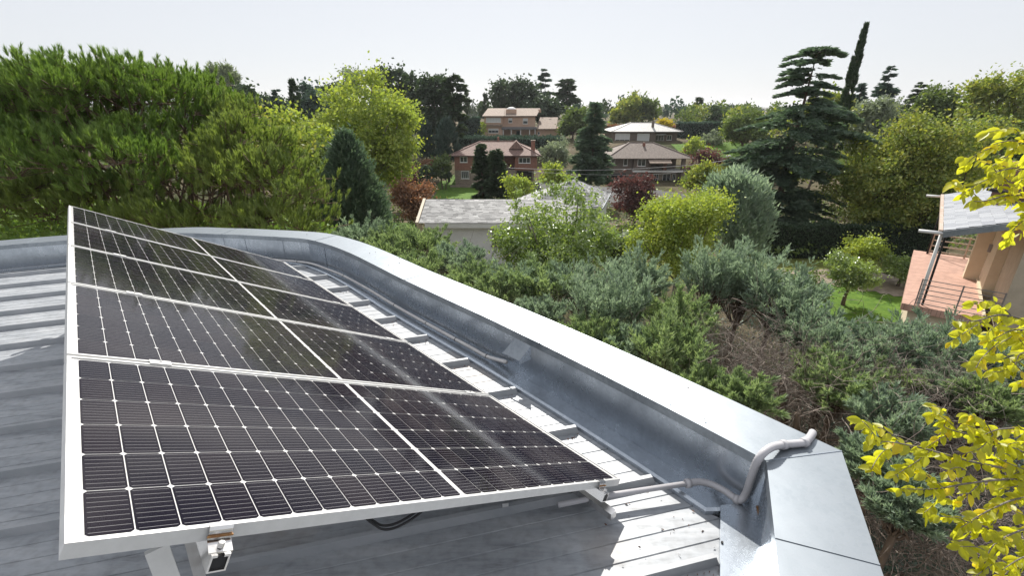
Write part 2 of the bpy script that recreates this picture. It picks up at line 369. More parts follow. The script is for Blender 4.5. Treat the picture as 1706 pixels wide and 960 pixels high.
M_SHEET = None
def sheet_material():
    m, nt, N, Lk, B = nodes('weathered_roof_sheet')
    tc = N.new('ShaderNodeTexCoord'); mp = N.new('ShaderNodeMapping')
    mp.inputs['Rotation'].default_value = (0, 0, -math.radians(16)); mp.inputs['Scale'].default_value = (1.2, 7, 1)
    Lk.new(tc.outputs['Object'], mp.inputs[0])
    n1 = N.new('ShaderNodeTexNoise'); n1.inputs['Scale'].default_value = 1.6; n1.inputs['Detail'].default_value = 10; n1.inputs['Roughness'].default_value = .7; Lk.new(mp.outputs[0], n1.inputs['Vector'])
    n2 = N.new('ShaderNodeTexNoise'); n2.inputs['Scale'].default_value = 22; n2.inputs['Detail'].default_value = 6; Lk.new(tc.outputs['Object'], n2.inputs['Vector'])
    n3 = N.new('ShaderNodeTexNoise'); n3.inputs['Scale'].default_value = 1.1; n3.inputs['Detail'].default_value = 4; Lk.new(tc.outputs['Object'], n3.inputs['Vector'])
    r = ramp(N, [(.30, (.20, .207, .22)), (.44, (.315, .335, .36)), (.62, (.42, .435, .455))]); Lk.new(n1.outputs[0], r.inputs[0])
    r2 = ramp(N, [(.30, (.38, .37, .36)), (.55, (.55, .55, .55))]); Lk.new(n2.outputs[0], r2.inputs[0])
    mx = N.new('ShaderNodeMix'); mx.data_type = 'RGBA'; mx.blend_type = 'OVERLAY'; mx.inputs['Factor'].default_value = .55
    Lk.new(r.outputs[0], mx.inputs['A']); Lk.new(r2.outputs[0], mx.inputs['B'])
    r3 = ramp(N, [(.62, (0, 0, 0)), (.74, (.55, .55, .55))]); Lk.new(n3.outputs[0], r3.inputs[0])
    m2 = N.new('ShaderNodeMix'); m2.data_type = 'RGBA'; m2.inputs['B'].default_value = (.24, .185, .14, 1)
    Lk.new(mx.outputs['Result'], m2.inputs['A']); Lk.new(r3.outputs[0], m2.inputs['Factor'])
    Lk.new(m2.outputs['Result'], B.inputs['Base Color'])
    B.inputs['Roughness'].default_value = .5; B.inputs['Metallic'].default_value = .12
    b = N.new('ShaderNodeBump'); b.inputs['Strength'].default_value = .15; b.inputs['Distance'].default_value = .004
    Lk.new(n2.outputs[0], b.inputs['Height']); Lk.new(b.outputs[0], B.inputs['Normal'])
    return m
M_SHEET = sheet_material()
M_RIB = mat('roof_rib', (.32, .34, .36), (.42, .43, .45), rough=.48, metal=.12, scale=3, stretch=(1, 4, 1))

bld = thing('building', 'curved building whose ribbed grey metal roof carries the solar panels', 'building', (0, 0, 0))
ci_px = [(1298, 960), (1277, 768), (1105, 676.6), (947, 596), (820, 534), (760, 506.5), (698, 478), (662, 461), (622.7, 441), (585, 422.4), (549.5, 408.6), (511.5, 398.7), (467.5, 395), (429, 393), (392, 391), (355, 390)]
co_px = [(1467, 960), (1396, 744), (1136, 627.6), (877, 520), (760, 469), (678, 435), (618.7, 412.5), (575, 396.7), (543.5, 389), (500, 384.8), (453, 382.3), (383, 381), (330, 381)]
CAPH = .325
ci = [hitp(*q, CAPH)[:2] for q in ci_px] + [np.array(q) for q in ((-4.9, 6.80), (-5.6, 6.68), (-6.29, 6.44), (-6.97, 6.18), (-8.3, 5.5), (-9.8, 4.3), (-11.2, 2.6), (-12.2, .4), (-12.6, -2.6))]
ci = [np.array(ci[0]) + (np.array(ci[0]) - ci[1]) * k for k in (5.5, 2.2, -.27)] + ci[1:]
ci = np.array(ci)
def offset_poly(P, d):
    out = []
    for i in range(len(P)):
        a = P[i] - P[i - 1] if i > 0 else P[i + 1] - P[i]; b = P[i + 1] - P[i] if i < len(P) - 1 else a
        a = unit(a); b = unit(b); na = np.array([a[1], -a[0]]); nb = np.array([b[1], -b[0]]); m_ = unit(na + nb)
        out.append(P[i] + m_ * d / max(.35, float(m_ @ na)))
    return np.array(out)
# refine the curve so that the bend reads smooth
def refine(P, corner):
    out = [P[i] for i in range(corner + 1)]
    Q = P[corner:]
    for i in range(len(Q) - 1):
        p0 = Q[max(i - 1, 0)]; p1 = Q[i]; p2 = Q[i + 1]; p3 = Q[min(i + 2, len(Q) - 1)]
        for s in (1 / 3, 2 / 3, 1):
            out.append(.5 * ((2 * p1) + (-p0 + p2) * s + (2 * p0 - 5 * p1 + 4 * p2 - p3) * s * s + (-p0 + 3 * p1 - 3 * p2 + p3) * s ** 3))
    return np.array(out)
CORNER = 3
ci = refine(ci, CORNER)
co = offset_poly(ci, .332)
wi = offset_poly(ci, .012)           # wall face just under the cap
lipp = offset_poly(ci, -.20)
lipp[CORNER] = hitp(1199, 850, .03)[:2]
def strip(A, B, za, zb):             # quads between two polylines at roof-relative heights
    V = [(p[0], p[1], rz(p[0], p[1], za)) for p in A] + [(p[0], p[1], rz(p[0], p[1], zb)) for p in B]
    n = len(A); return V, [[i, i + 1, n + i + 1, n + i] for i in range(n - 1)]
par = obj('parapet', *strip(offset_poly(ci, .03), offset_poly(ci, .30), .0, .0), M_GALV2, bld)
# cap pieces between the seams
cuts = [0, 2, CORNER, CORNER + 7, CORNER + 17, CORNER + 29, CORNER + 41, CORNER + 53, len(ci) - 1]
for k, (a, b) in enumerate(zip(cuts[:-1], cuts[1:])):
    I = ci[a:b + 1].copy(); O = co[a:b + 1].copy()
    g = .0002
    for Pp in (I, O):
        Pp[0] += unit(Pp[1] - Pp[0]) * g; Pp[-1] -= unit(Pp[-1] - Pp[-2]) * g
    mb = MB()
    ring = [(I, CAPH - .055), (I, CAPH), (O, CAPH + .012), (O, CAPH - .09)]
    inner = [(offset_poly(I, .004), CAPH - .055), (offset_poly(I, .004), CAPH - .004), (offset_poly(O, -.004), CAPH + .008), (offset_poly(O, -.004), CAPH - .09)]
    V = []; n = len(I)
    for (Pp, z) in ring: V += [(p[0], p[1], rz(p[0], p[1], z)) for p in Pp]
    for (Pp, z) in inner[::-1]: V += [(p[0], p[1], rz(p[0], p[1], z)) for p in Pp]
    Fq = []
    for r in range(8):
        r2 = (r + 1) % 8
        Fq += [[r * n + i, r2 * n + i, r2 * n + i + 1, r * n + i + 1] for i in range(n - 1)]
    Fq += [[r * n for r in range(8)], [r * n + n - 1 for r in range(8)][::-1]]
    obj('cap', V, Fq, M_GALV, par)
    # standing welt at the seam
    if k > 0 and k != 2:
        p, q = ci[a], co[a]
        MB().bar((*p, rz(*p, CAPH + .002)), (*q, rz(*q, CAPH + .0135)), .007, .003).build('cap_seam', M_GALV, par)
# mitre seam at the corner
p, q = ci[CORNER], co[CORNER]
MB().bar((*p, rz(*p, CAPH + .001)), (*q, rz(*q, CAPH + .013)), .004, .004).build('cap_seam', M_GALV2, par)
# inner wall sheets
wc = [0, 2, CORNER, CORNER + 5, CORNER + 12, CORNER + 20, CORNER + 28, CORNER + 33, CORNER + 38, CORNER + 41, CORNER + 44, CORNER + 48, CORNER + 56, len(ci) - 1]
for a, b in zip(wc[:-1], wc[1:]):
    I = wi[a:b + 1]; dj = .003
    I2 = offset_poly(I, .02)
    V1, F1 = strip(I, I, -.045, CAPH - .006)
    mb = MB(); mb.add(V1, F1)
    p0, p1 = I[-1], I[-1] + unit(I[-1] - I[-2]) * .02
    mb.build('wall_sheet', M_GALV2, par)
    if CORNER + 25 < b < len(ci) - 1:
        q = I[-1]; d = unit(I[-1] - I[-2]); nrm = np.array([-d[1], d[0]])
        mb = MB(); a3 = q + nrm * .004
        mb.bar((*a3, rz(*a3, -.04)), (*a3, rz(*a3, CAPH - .058)), .02, .004, (*nrm, 0)).build('wall_seam', M_GALV2, par)
# gutter: lip, floor
lip_i = lipp; lip_o = offset_poly(lipp, .018)
lip_i = lip_i[CORNER:]; lip_o = lip_o[CORNER:]
gut = obj('gutter', *strip(lip_o, offset_poly(ci, .02)[CORNER:], -.05, -.045), M_GALV2, bld, True)
obj('gutter_lip', *(lambda A, B: (A[0] + B[0], A[1] + [[i + len(A[0]) for i in f] for f in B[1]]))(strip(lip_i, lip_o, .022, .028), strip(lip_o, lip_o, .028, -.05)), M_GALV2, gut)
obj('gutter_lip', *strip(lip_i, lip_i, -.02, .022), M_GALV2, gut)
# wide flashing plate at the corner
c0 = hitp(1199, 850, .006); c1 = hitp(1258, 842, .006); c2 = hitp(1300, 990, .006); c3 = hitp(1198, 990, .006)
def plate(pts, th):
    V = [tuple(p) for p in pts] + [(p[0], p[1], p[2] - th) for p in pts]; n = len(pts)
    return V, [list(range(n)), [n + i for i in range(n)][::-1]] + [[i, n + i, n + (i + 1) % n, (i + 1) % n] for i in range(n)]
fl_pts = [c0 + [0, 0, .028], c1 + [0, 0, .028], c2 + [0, 0, .028], c3 + [0, 0, .028]]
obj('flashing_plate', *plate(fl_pts, .05), M_GALV2, bld)
MB().bar(c1 + [-.005, 0, .032], c2 + [-.012, 0, .032], .006, .006).build('rust_line', M_RUST, bld)
for q in ((1203, 905), (1277, 920)):
    s = hitp(*q, .036); MB().tube([s, s + [0, 0, .005]], .006, 8).build('screw', M_DARK, bld)

# ribs and sheets
Lf = [1233, 1018, 885, 788, 715, 657, 613, 576, 545, 520, 496]
Rt = [(1195, 926), (1097, 792), (966.5, 709.6), (863, 646), (784, 597.7), (717.5, 558), (664, 527), (618.5, 500), (579, 477.6), (547, 458), (513, 442)]
ribs = []
for l, r in zip(Lf, Rt):
    a = hitp(50, l, 0)[:2]; b = hitp(*r, .04)[:2]; ribs.append((a, b))
d_near = ribs[0][0] - ribs[1][0]
def cross_line(a, d, P):
    """where the line a + s d meets the polyline P (first hit to the right)"""
    best = None
    for i in range(len(P) - 1):
        e = P[i + 1] - P[i]; den = d[0] * e[1] - d[1] * e[0]
        if abs(den) < 1e-9: continue
        w = P[i] - a; s = (w[0] * e[1] - w[1] * e[0]) / den; t = (w[0] * d[1] - w[1] * d[0]) / den
        if -1e-6 <= t <= 1 + 1e-6 and s > 0 and (best is None or s < best): best = s
    return best
edge = [c0[:2] + (c3 - c0)[:2] * k for k in (9, 4, 1)] + [c0[:2]]
edge = np.array(edge + [p for p in lipp[CORNER + 1:]])
allr = []
for k in range(7, 0, -1):
    a = ribs[0][0] + d_near * k; ang = math.radians(14 - .2 * k); d = np.array([math.cos(ang), math.sin(ang)])
    allr.append((a, d))
for a, b in ribs: allr.append((a, unit(b - a)))
for k in range(1, 5):
    a = ribs[-1][0] + (ribs[-1][0] - ribs[-2][0]) * k; ang = math.radians(19.6 + .7 * k); allr.append((a, np.array([math.cos(ang), math.sin(ang)])))
roof = MB().prism([tuple(p) for p in [(-12.4, -2.6)] + [tuple(x) for x in edge[::-1]]][:0] or [(-12, -2), (-11.9, -2), (-11.9, -1.9)], CZ - 2.5, CZ - 2.45).build('roof', M_SHEET, bld)
ends = []
left_edge = offset_poly(ci, -.25)
for a, d in allr:
    s = cross_line(a, d, edge); s2 = cross_line(a, -d, left_edge)
    s = 2.9 if s is None else s
    s2 = 9. if s2 is None else min(s2, 11.)
    ends.append((a - d * s2, a + d * (s - .012)))
RH, RT, RB = .046, .012, .02
def pt(q, off): return (q[0], q[1], rz(q[0], q[1], off))
for A, B in ends:
    d = unit(B - A); nrm = np.array([-d[1], d[0]])
    B2 = B - d * .018
    prof = [(-RB, .0), (-RT, RH), (RT, RH), (RB, .0)]
    V = [pt(A + nrm * x, z) for x, z in prof] + [pt((B if z == 0 else B2) + nrm * x, z) for x, z in prof]
    obj('rib', V, [[0, 1, 5, 4], [1, 2, 6, 5], [2, 3, 7, 6], [4, 5, 6, 7], [0, 3, 2, 1]], M_RIB, roof)
for (A0, B0), (A1, B1) in zip(ends[:-1], ends[1:]):
    rows = [0.]
    for g in (.2, .4, .6, .8): rows += [g - .008, g, g + .008]
    rows.append(1.)
    zz = [0.]
    for g in range(4): zz += [0, -.006, 0]
    zz.append(0.)
    V = []
    for s in rows: V.append(pt(A0 * (1 - s) + A1 * s, zz[rows.index(s)]))
    for s in rows:
        a_r = A0 * (1 - s) + A1 * s; d_r = unit((B0 - A0) / np.linalg.norm(B0 - A0) * (1 - s) + (B1 - A1) / np.linalg.norm(B1 - A1) * s)
        k_r = cross_line(a_r, d_r, edge)
        q = B0 * (1 - s) + B1 * s if k_r is None else a_r + d_r * (k_r - .001)
        V.append(pt(q, zz[rows.index(s)]))
    n = len(rows)
    obj('roof_sheet', V, [[i, i + n, i + n + 1, i + 1] for i in range(n - 1)], M_SHEET, roof)
# outer walls down to the garden and the deck under the roof sheets
M_RENDER = mat('rendered_wall', (.50, .45, .37), (.60, .54, .45), rough=.9, scale=2, bump=.2)
wo = offset_poly(co, -.03)
V = [(p[0], p[1], rz(p[0], p[1], CAPH - .03)) for p in wo] + [(p[0], p[1], -2.) for p in wo]; n = len(wo)
obj('wall', V, [[i, i + 1, n + i + 1, n + i] for i in range(n - 1)], M_RENDER, bld)
dk = offset_poly(ci, .05)
obj('roof_deck', [(p[0], p[1], rz(p[0], p[1], -.09)) for p in dk], [list(range(len(dk)))], M_GALV2, bld)

# ------------------------------------------------------------------ solar panels
def cell_material():
    m, nt, N, Lk, B = nodes('solar_cell')
    uv = N.new('ShaderNodeUVMap'); uv.uv_map = 'UVMap'; sp = N.new('ShaderNodeSeparateXYZ'); Lk.new(uv.outputs[0], sp.inputs[0])
    def math_(op, a, b=None, c=None):
        n = N.new('ShaderNodeMath'); n.operation = op
        for i, x in enumerate((a, b, c)):
            if x is None: continue
            if isinstance(x, (int, float)): n.inputs[i].default_value = x
            else: Lk.new(x, n.inputs[i])
        return n.outputs[0]
    y9 = math_('MULTIPLY', sp.outputs['Y'], 9.0)
    fr = math_('FRACT', y9); d = math_('ABSOLUTE', math_('SUBTRACT', fr, .5))
    line = math_('LESS_THAN', d, .028)
    ins = math_('MULTIPLY', math_('GREATER_THAN', sp.outputs['X'], .06), math_('LESS_THAN', sp.outputs['X'], .95))
    line = math_('MULTIPLY', line, ins)
    # solder points along each bus bar
    dots = math_('LESS_THAN', math_('ABSOLUTE', math_('SUBTRACT', math_('FRACT', math_('MULTIPLY', sp.outputs['X'], 7.0)), .5)), .06)
    dl = math_('MULTIPLY', math_('MULTIPLY', math_('LESS_THAN', d, .045), dots), ins)
    fac = math_('MAXIMUM', math_('MULTIPLY', line, .6), math_('MULTIPLY', dl, .0))
    oi = N.new('ShaderNodeObjectInfo')
    r = ramp(N, [(0, (.006, .005, .012)), (.5, (.008, .006, .013)), (1, (.011, .007, .013))]); Lk.new(oi.outputs['Random'], r.inputs[0])
    mx = N.new('ShaderNodeMix'); mx.data_type = 'RGBA'; mx.inputs['B'].default_value = (.52, .52, .54, 1)
    Lk.new(fac, mx.inputs['Factor']); Lk.new(r.outputs[0], mx.inputs['A']); Lk.new(mx.outputs['Result'], B.inputs['Base Color'])
    B.inputs['Roughness'].default_value = .6; B.inputs['Specular IOR Level'].default_value = .0
    return m
M_CELL = cell_material()
M_BACK = mat('white_backsheet', (.78, .78, .78), rough=.5)
FW = .011
nu, nv = 24, 6
mu, mid = .019, .018
cu = (PL - 2 * FW - 2 * mu - mid) / nu; mv = .008; cv = (PW - 2 * FW - 2 * mv) / nv
def cell_mesh():
    w, h, c = cu - .0026, cv - .0036, .0068
    v = [(c, 0, 0), (w - c, 0, 0), (w, c, 0), (w, h - c, 0), (w - c, h, 0), (c, h, 0), (0, h - c, 0), (0, c, 0)]
    me = mesh_data('cell', v, [list(range(8))], M_CELL)
    ul = me.uv_layers.new(name='UVMap')
    for i, lp in enumerate(me.loops):
        p = v[lp.vertex_index]; ul.data[i].uv = (p[0] / w, p[1] / h)
    return me
CELL = cell_mesh()
fm = MB(); D_ = .035
for (x0, x1, y0, y1) in ((0, PL, 0, FW), (0, PL, PW - FW, PW), (0, FW, FW, PW - FW), (PL - FW, PL, FW, PW - FW)): fm.box((x0, y0, -D_), (x1, y1, 0))
fm.box((FW, FW, -D_), (PL - FW, FW + .02, -D_ + .002)); fm.box((FW, PW - FW - .02, -D_), (PL - FW, PW - FW, -D_ + .002))
FRAME = mesh_data('frame', fm.v, fm.f, M_ALU)
bm_ = MB(); bm_.box((FW, FW, -.0085), (PL - FW, PW - FW, -.0055)); BACK = mesh_data('backsheet', bm_.v, bm_.f, M_BACK)
GLASS = mesh_data('glass', [(FW, FW, -.0022), (PL - FW, FW, -.0022), (PL - FW, PW - FW, -.0022), (FW, PW - FW, -.0022)], [[0, 1, 2, 3]], M_PGLASS)
jb = MB(); jb.box((PL / 2 - .05, PW - .30, -.03), (PL / 2 + .05, PW - .2, -.0086)); JBOX = mesh_data('junction_box', jb.v, jb.f, M_DARK)
from mathutils import Matrix
RMAT = Matrix(((PU[0], PV[0], PN[0]), (PU[1], PV[1], PN[1]), (PU[2], PV[2], PN[2]))).to_4x4()
pl_labels = ['black solar panel at the front of the row, nearest, its two bottom corners in view',
             'second black solar panel from the front, pale glare over its left half',
             'middle black solar panel of the row of five', 'fourth black solar panel from the front, last but one towards the trees',
             'farthest black solar panel of the row, its upper edge against the pine']
for i in range(5):
    o = thing('solar_panel', pl_labels[i], 'solar panel', group='row of solar panels on the roof')
    o.matrix_world = Matrix.Translation(PFL + PV * i * (PW + PG)) @ RMAT
    for nm, me in (('frame', FRAME), ('backsheet', BACK), ('glass', GLASS), ('junction_box', JBOX)): link(nm, me, o)
    for a in range(nu):
        for b in range(nv):
            c = link('cell', CELL, o)
            c.location = (FW + mu + a * cu + (mid if a >= nu // 2 else 0) + .0011, FW + mv + b * cv + .0018, -.0045)
# mounting: rails along the row, triangle frames, clamps  (array coordinates u, v, w)
def arr(u, v, w): return PFL + PU * u + PV * v + PN * w
def roof_under(p, off=.046): return np.array([p[0], p[1], rz(p[0], p[1], off)])
DV = 5 * PW + 4 * PG
rack = thing('panel_rack', 'aluminium rails and triangle legs holding up the tilted solar panels', 'mounting rack', tuple(roof_under(arr(1, 0, 0), 0)))
rack_loc = np.array(rack.location)
def rb(mb, name, mt=M_ALU_MILL, sm=False):
    mb.v = [tuple(np.array(q) - rack_loc) for q in mb.v]; return mb.build(name, mt, rack, sm)
U_RAIL = (.272, 1.915)
def c_rail(u, w_top, v0, v1, wd=.04, ht=.042):
    mb = MB()                                                     # slotted channel: base, two sides, two lips
    def seg(x0, x1, z0, z1):
        P = []
        for v in (v0, v1):
            for x, z in ((x0, z0), (x1, z0), (x1, z1), (x0, z1)): P.append(arr(u + x, v, w_top + z))
        mb.add(P, [[0, 3, 2, 1], [4, 5, 6, 7], [0, 1, 5, 4], [1, 2, 6, 5], [2, 3, 7, 6], [3, 0, 4, 7]])
    h = wd / 2
    seg(-h, h, -ht, -ht + .004); seg(-h, -h + .004, -ht + .0041, 0); seg(h - .004, h, -ht + .0041, 0)
    seg(-h + .0041, -h + .013, -.006, 0); seg(h - .013, h - .0041, -.006, 0)
    return mb
for u in U_RAIL: rb(c_rail(u, -D_ - .0005, -.055 if u < 1 else -.048, DV + .05), 'rail')
# black sheets put in for the shade inside the open rail ends
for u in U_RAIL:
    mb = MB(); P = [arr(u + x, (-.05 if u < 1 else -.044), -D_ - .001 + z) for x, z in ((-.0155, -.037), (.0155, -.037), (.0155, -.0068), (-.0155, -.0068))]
    mb.quad(*P); rb(mb, 'rail_end_shade', M_DARK)
# base rails lying on the ribs
p0 = arr(1.925, -.08, 0); p1 = arr(1.925, DV + .05, 0)
a_ = roof_under(p0, .066); b_ = roof_under(p1, .066)
mb = MB().bar(a_, b_, .04, .038); rb(mb, 'base_rail')
pl0 = arr(.175, -.02, 0); pl1 = arr(.175, DV, 0)
rb(MB().bar(roof_under(pl0, .066), roof_under(pl1, .066), .04, .038), 'base_rail')
for v in (.06, 1.35, 2.65, 3.95, 5.2):
    top = arr(.175, v, -D_ - .045); foot = roof_under(top, .085)
    rb(MB().bar(top, foot, .045, .012, tuple(PV)), 'leg', M_ALU)
    rb(MB().bar(arr(.14, v + .09, -D_ - .058), arr(1.98, v + .09, -D_ - .058), .03, .03), 'tilt_bar', M_ALU)
# end clamps in front, with bolt; middle clamps in the gaps
for u in U_RAIL:
    cl = MB()
    P = lambda x, y, z: arr(u + x, y, z)
    for (y0, z0, y1, z1) in ((.009, .0035, -.006, .0035), (-.006, .0035, -.010, -.004), (-.010, -.004, -.013, -.024), (-.013, -.024, -.046, -.034)):
        cl.add([P(-.025, y0, z0), P(.025, y0, z0), P(.025, y1, z1), P(-.025, y1, z1), P(-.025, y0, z0 - .003), P(.025, y0, z0 - .003), P(.025, y1 - .001, z1 - .003), P(-.025, y1 - .001, z1 - .003)],
               [[0, 3, 2, 1], [4, 5, 6, 7], [0, 1, 5, 4], [1, 2, 6, 5], [2, 3, 7, 6], [3, 0, 4, 7]])
    c = rb(cl, 'end_clamp')
    bt = MB(); q = arr(u, -.034, -.030); bt.tube([q, q + PN * .012], .0075, 6); bt.v = [tuple(np.array(x) - rack_loc) for x in bt.v]; bt.build('bolt', M_ALU_MILL, c)
    st = MB().bar(arr(u - .027, -.0145, -.016), arr(u + .027, -.0145, -.016), .004, .004, tuple(PN)); st.v = [tuple(np.array(x) - rack_loc) for x in st.v]; st.build('rust_strip', M_RUST, c)
for i in range(1, 5):
    v = i * (PW + PG) - PG / 2
    for u in U_RAIL:
        cl = MB()
        Pq = [arr(u + x, v + y, z) for z in (.0005, .0045) for x, y in ((-.035, -.019), (.035, -.019), (.035, .019), (-.035, .019))]
        cl.add(Pq, [[0, 3, 2, 1], [4, 5, 6, 7], [0, 1, 5, 4], [1, 2, 6, 5], [2, 3, 7, 6], [3, 0, 4, 7]])
        c = rb(cl, 'middle_clamp', M_ALU)
        q = arr(u, v, .005); bt = MB().tube([q, q + PN * .004], .006, 6); bt.v = [tuple(np.array(x) - rack_loc) for x in bt.v]; bt.build('bolt', M_ALU_MILL, c)
# black cable loop hanging under the front edge
def curve(pts, n=8):
    P = np.array(pts, float); out = []
    for i in range(len(P) - 1):
        p0, p1, p2, p3 = P[max(i - 1, 0)], P[i], P[i + 1], P[min(i + 2, len(P) - 1)]
        for s in np.linspace(0, 1, n, endpoint=False):
            out.append(.5 * ((2 * p1) + (-p0 + p2) * s + (2 * p0 - 5 * p1 + 4 * p2 - p3) * s * s + (-p0 + 3 * p1 - 3 * p2 + p3) * s ** 3))
    out.append(P[-1]); return np.array(out)
cb = curve([arr(.55, .22, -.06), arr(.66, .07, -.05), arr(.72, .04, -.08), arr(.77, .035, -.105), arr(.83, .035, -.10), arr(.90, .04, -.065), arr(.95, .07, -.04), arr(1.2, .2, -.05), arr(1.5, .2, -.06), arr(1.64, .06, -.055), arr(1.75, .03, -.06)])
mb = MB().tube(cb, .004, 6).tube(cb + PV * .011 + PN * .006, .004, 6)
tag(mb.build('cable', M_DARK, None, True), 'twin black cable looping below the front edge of the nearest panel', 'cable')
# square sticker on the rib below
s0 = hitp(842, 845, .06)
stk = MB().bar(s0, s0 + np.array([.0, .001, .02]), .03, .003, (0.2, -1, 0)).build('washer_plate', M_ALU, bld)

# ------------------------------------------------------------------ conduits on the roof
con = thing('conduit', 'grey electrical conduit crossing the gutter and climbing over the parapet corner', 'conduit', tuple(hitp(1145, 806, 0)))
cl_ = np.array(con.location)
def cbuild(mb, name, mt, sm=True):
    mb.v = [tuple(np.array(q) - cl_) for q in mb.v]; return mb.build(name, mt, con, sm)
straight = [hitp(930, 842, .068), hitp(1000, 828, .068), hitp(1146, 806, .068)]
cbuild(MB().tube(straight, .014, 12), 'rigid_pipe', M_PVC)
flex = curve([hitp(1146, 806, .068), hitp(1165, 803.5, .062), hitp(1186, 808, .055), hitp(1208, 819, .05), hitp(1231, 834, .05), hitp(1243, 822, .10), hitp(1252, 795, .22), hitp(1264, 765, .34), hitp(1283, 747, CAPH + .05), hitp(1305, 741.5, CAPH + .03), hitp(1322, 740, CAPH + .026), hitp(1340, 737.5, CAPH + .026), hitp(1350, 728, CAPH + .026), hitp(1354, 721, CAPH + .02)], 14)
mb = MB(); rr = np.array([.0178 + (.0014 if (i % 2) else -.0010) for i in range(len(flex))]); mb.tube(flex, rr, 12)
cbuild(mb, 'flexible_pipe', M_PVC)
def ring(p, d, r, l): return MB().tube([p - d * l / 2, p + d * l / 2], r, 14)
for q, idx in (((1146, 806, .068), 0), ((1231, 834, -.02), 4 * 14 - 2), ((1304, 741.5, CAPH + .03), 9 * 14), ((1340, 737.5, CAPH + .026), 11 * 14)):
    p = flex[idx]; d = unit(flex[min(idx + 1, len(flex) - 1)] - flex[max(idx - 1, 0)])
    cbuild(ring(p, d, .0235, .024), 'coupling', M_PVC)
    if idx > 100:
        b = np.array([p[0], p[1], rz(p[0], p[1], CAPH + .012)])
        cbuild(MB().bar(b, p, .02, .03, tuple(d)), 'clip', M_PVC)
trk_px = [(425, 424.5), (455, 427), (500, 433), (525.7, 437), (549.5, 449), (573, 458.6), (612.8, 478.8), (638.5, 488.7), (660, 506.5), (690, 521), (717.6, 535), (747, 549), (770, 560), (800, 575), (833, 583)]
tr = curve([hitp(*q, .035) for q in trk_px], 6)
def keep_in_gutter(p, lo, hi, off):
    best = None
    for i in range(CORNER, len(ci) - 1):
        a, b = ci[i], ci[i + 1]; e = b - a; t_ = np.clip((p[:2] - a) @ e / (e @ e), 0, 1); q = a + e * t_; dd = np.linalg.norm(p[:2] - q)
        if best is None or dd < best[0]:
            nin = np.array([-e[1], e[0]]) / np.linalg.norm(e); best = (dd, q, nin, (p[:2] - q) @ nin)
    q = best[1] + best[2] * np.clip(best[3], lo, hi); return np.array([q[0], q[1], rz(q[0], q[1], off)])
tr = np.array([keep_in_gutter(hitp(*q, .0), .03, .19, -.012) for q in trk_px]); tr = curve(np.vstack([tr, [keep_in_gutter(hitp(846, 590, .1), .02, .08, .03)]]), 6)
trk = thing('cable_trunking', 'white twin cable duct winding along the gutter behind the panels', 'conduit', tuple(tr[0]))
tl = np.array(trk.location)
side = unit(np.cross(np.gradient(tr, axis=0), (0, 0, 1)))
mb = MB().tube(tr, .0165, 10); mb.v = [tuple(np.array(q) - tl) for q in mb.v]; mb.build('duct', M_PVCW, trk, True)
for idx in (12, 30, 48, 60, 72, 84):
    p = tr[idx]; d = unit(tr[idx + 1] - tr[idx - 1]); mb = MB().tube([p - d * .003, p + d * .003], .0185, 12); mb.v = [tuple(np.array(q) - tl) for q in mb.v]; mb.build('tie', M_DARK, trk)
# bent sheet cover over the duct end
A = hitp(858, 564, .315); B = hitp(884, 577, .31); C = hitp(865, 602, .20); D = hitp(837, 588, .205)
cv_t = thing('metal_cover', 'small square bent sheet metal cover over the duct end at the parapet', 'cover', tuple(D))
def rel(P, o): return [tuple(np.array(q) - np.array(o.location)) for q in P]
nq = unit(np.cross(B - A, D - A)); nq = nq if nq[2] > 0 else -nq
v8 = [A, B, C, D] + [p - nq * .003 for p in (A, B, C, D)]
obj('top_sheet', rel(v8, cv_t), [[0, 1, 2, 3], [7, 6, 5, 4], [0, 4, 5, 1], [1, 5, 6, 2], [2, 6, 7, 3], [3, 7, 4, 0]], M_GALV, cv_t)
E_ = B - np.array([0, 0, .11]); F_ = C - np.array([0, 0, .03])
obj('side_sheet', rel([B, C, F_, E_] + [p + UH * .003 for p in (B, C, F_, E_)], cv_t), [[0, 1, 2, 3], [7, 6, 5, 4], [0, 4, 5, 1], [1, 5, 6, 2], [2, 6, 7, 3], [3, 7, 4, 0]], M_GALV2, cv_t)

# ------------------------------------------------------------------ foliage generators
def rvec(rng, n): return unit(rng.normal(size=(n, 3)))
def perp(rng, D):
    return unit(np.cross(D, rvec(rng, len(D))))
def blades(rng, C, D, L, w):                     # one small triangle each (needles, scale sprays)
    n = len(C); S = perp(rng, D) * (np.asarray(w).reshape(-1, 1) / 2 if np.ndim(w) else w / 2)
    Lc = np.asarray(L).reshape(-1, 1) if np.ndim(L) else L
    V = np.empty((n, 3, 3)); V[:, 0] = C + S; V[:, 1] = C - S; V[:, 2] = C + D * Lc
    return V.reshape(-1, 3), np.arange(3 * n).reshape(n, 3)
def leaves(rng, C, D, L, w):                     # diamond leaf each
    n = len(C); S = perp(rng, D) * (np.asarray(w).reshape(-1, 1) / 2 if np.ndim(w) else w / 2)
    Lc = np.asarray(L).reshape(-1, 1) if np.ndim(L) else L
    bend = np.cross(S, D) * .25
    V = np.empty((n, 4, 3)); V[:, 0] = C; V[:, 1] = C + D * Lc * .5 + S; V[:, 2] = C + D * Lc + bend; V[:, 3] = C + D * Lc * .5 - S
    return V.reshape(-1, 3), np.arange(4 * n).reshape(n, 4)
def ell_points(rng, blobs, n, lo=.6, hi=1.05, zmin=-1.):
    B = np.array(blobs, float); wgt = (B[:, 3] * B[:, 4] * B[:, 5]) ** (2 / 3); k = rng.choice(len(B), n, p=wgt / wgt.sum())
    d = rvec(rng, n); bad = d[:, 2] < zmin; d[bad, 2] *= -1
    r = lo + (hi - lo) * rng.random(n) ** .6
    return B[k, :3] + d * r[:, None] * B[k, 3:6], d
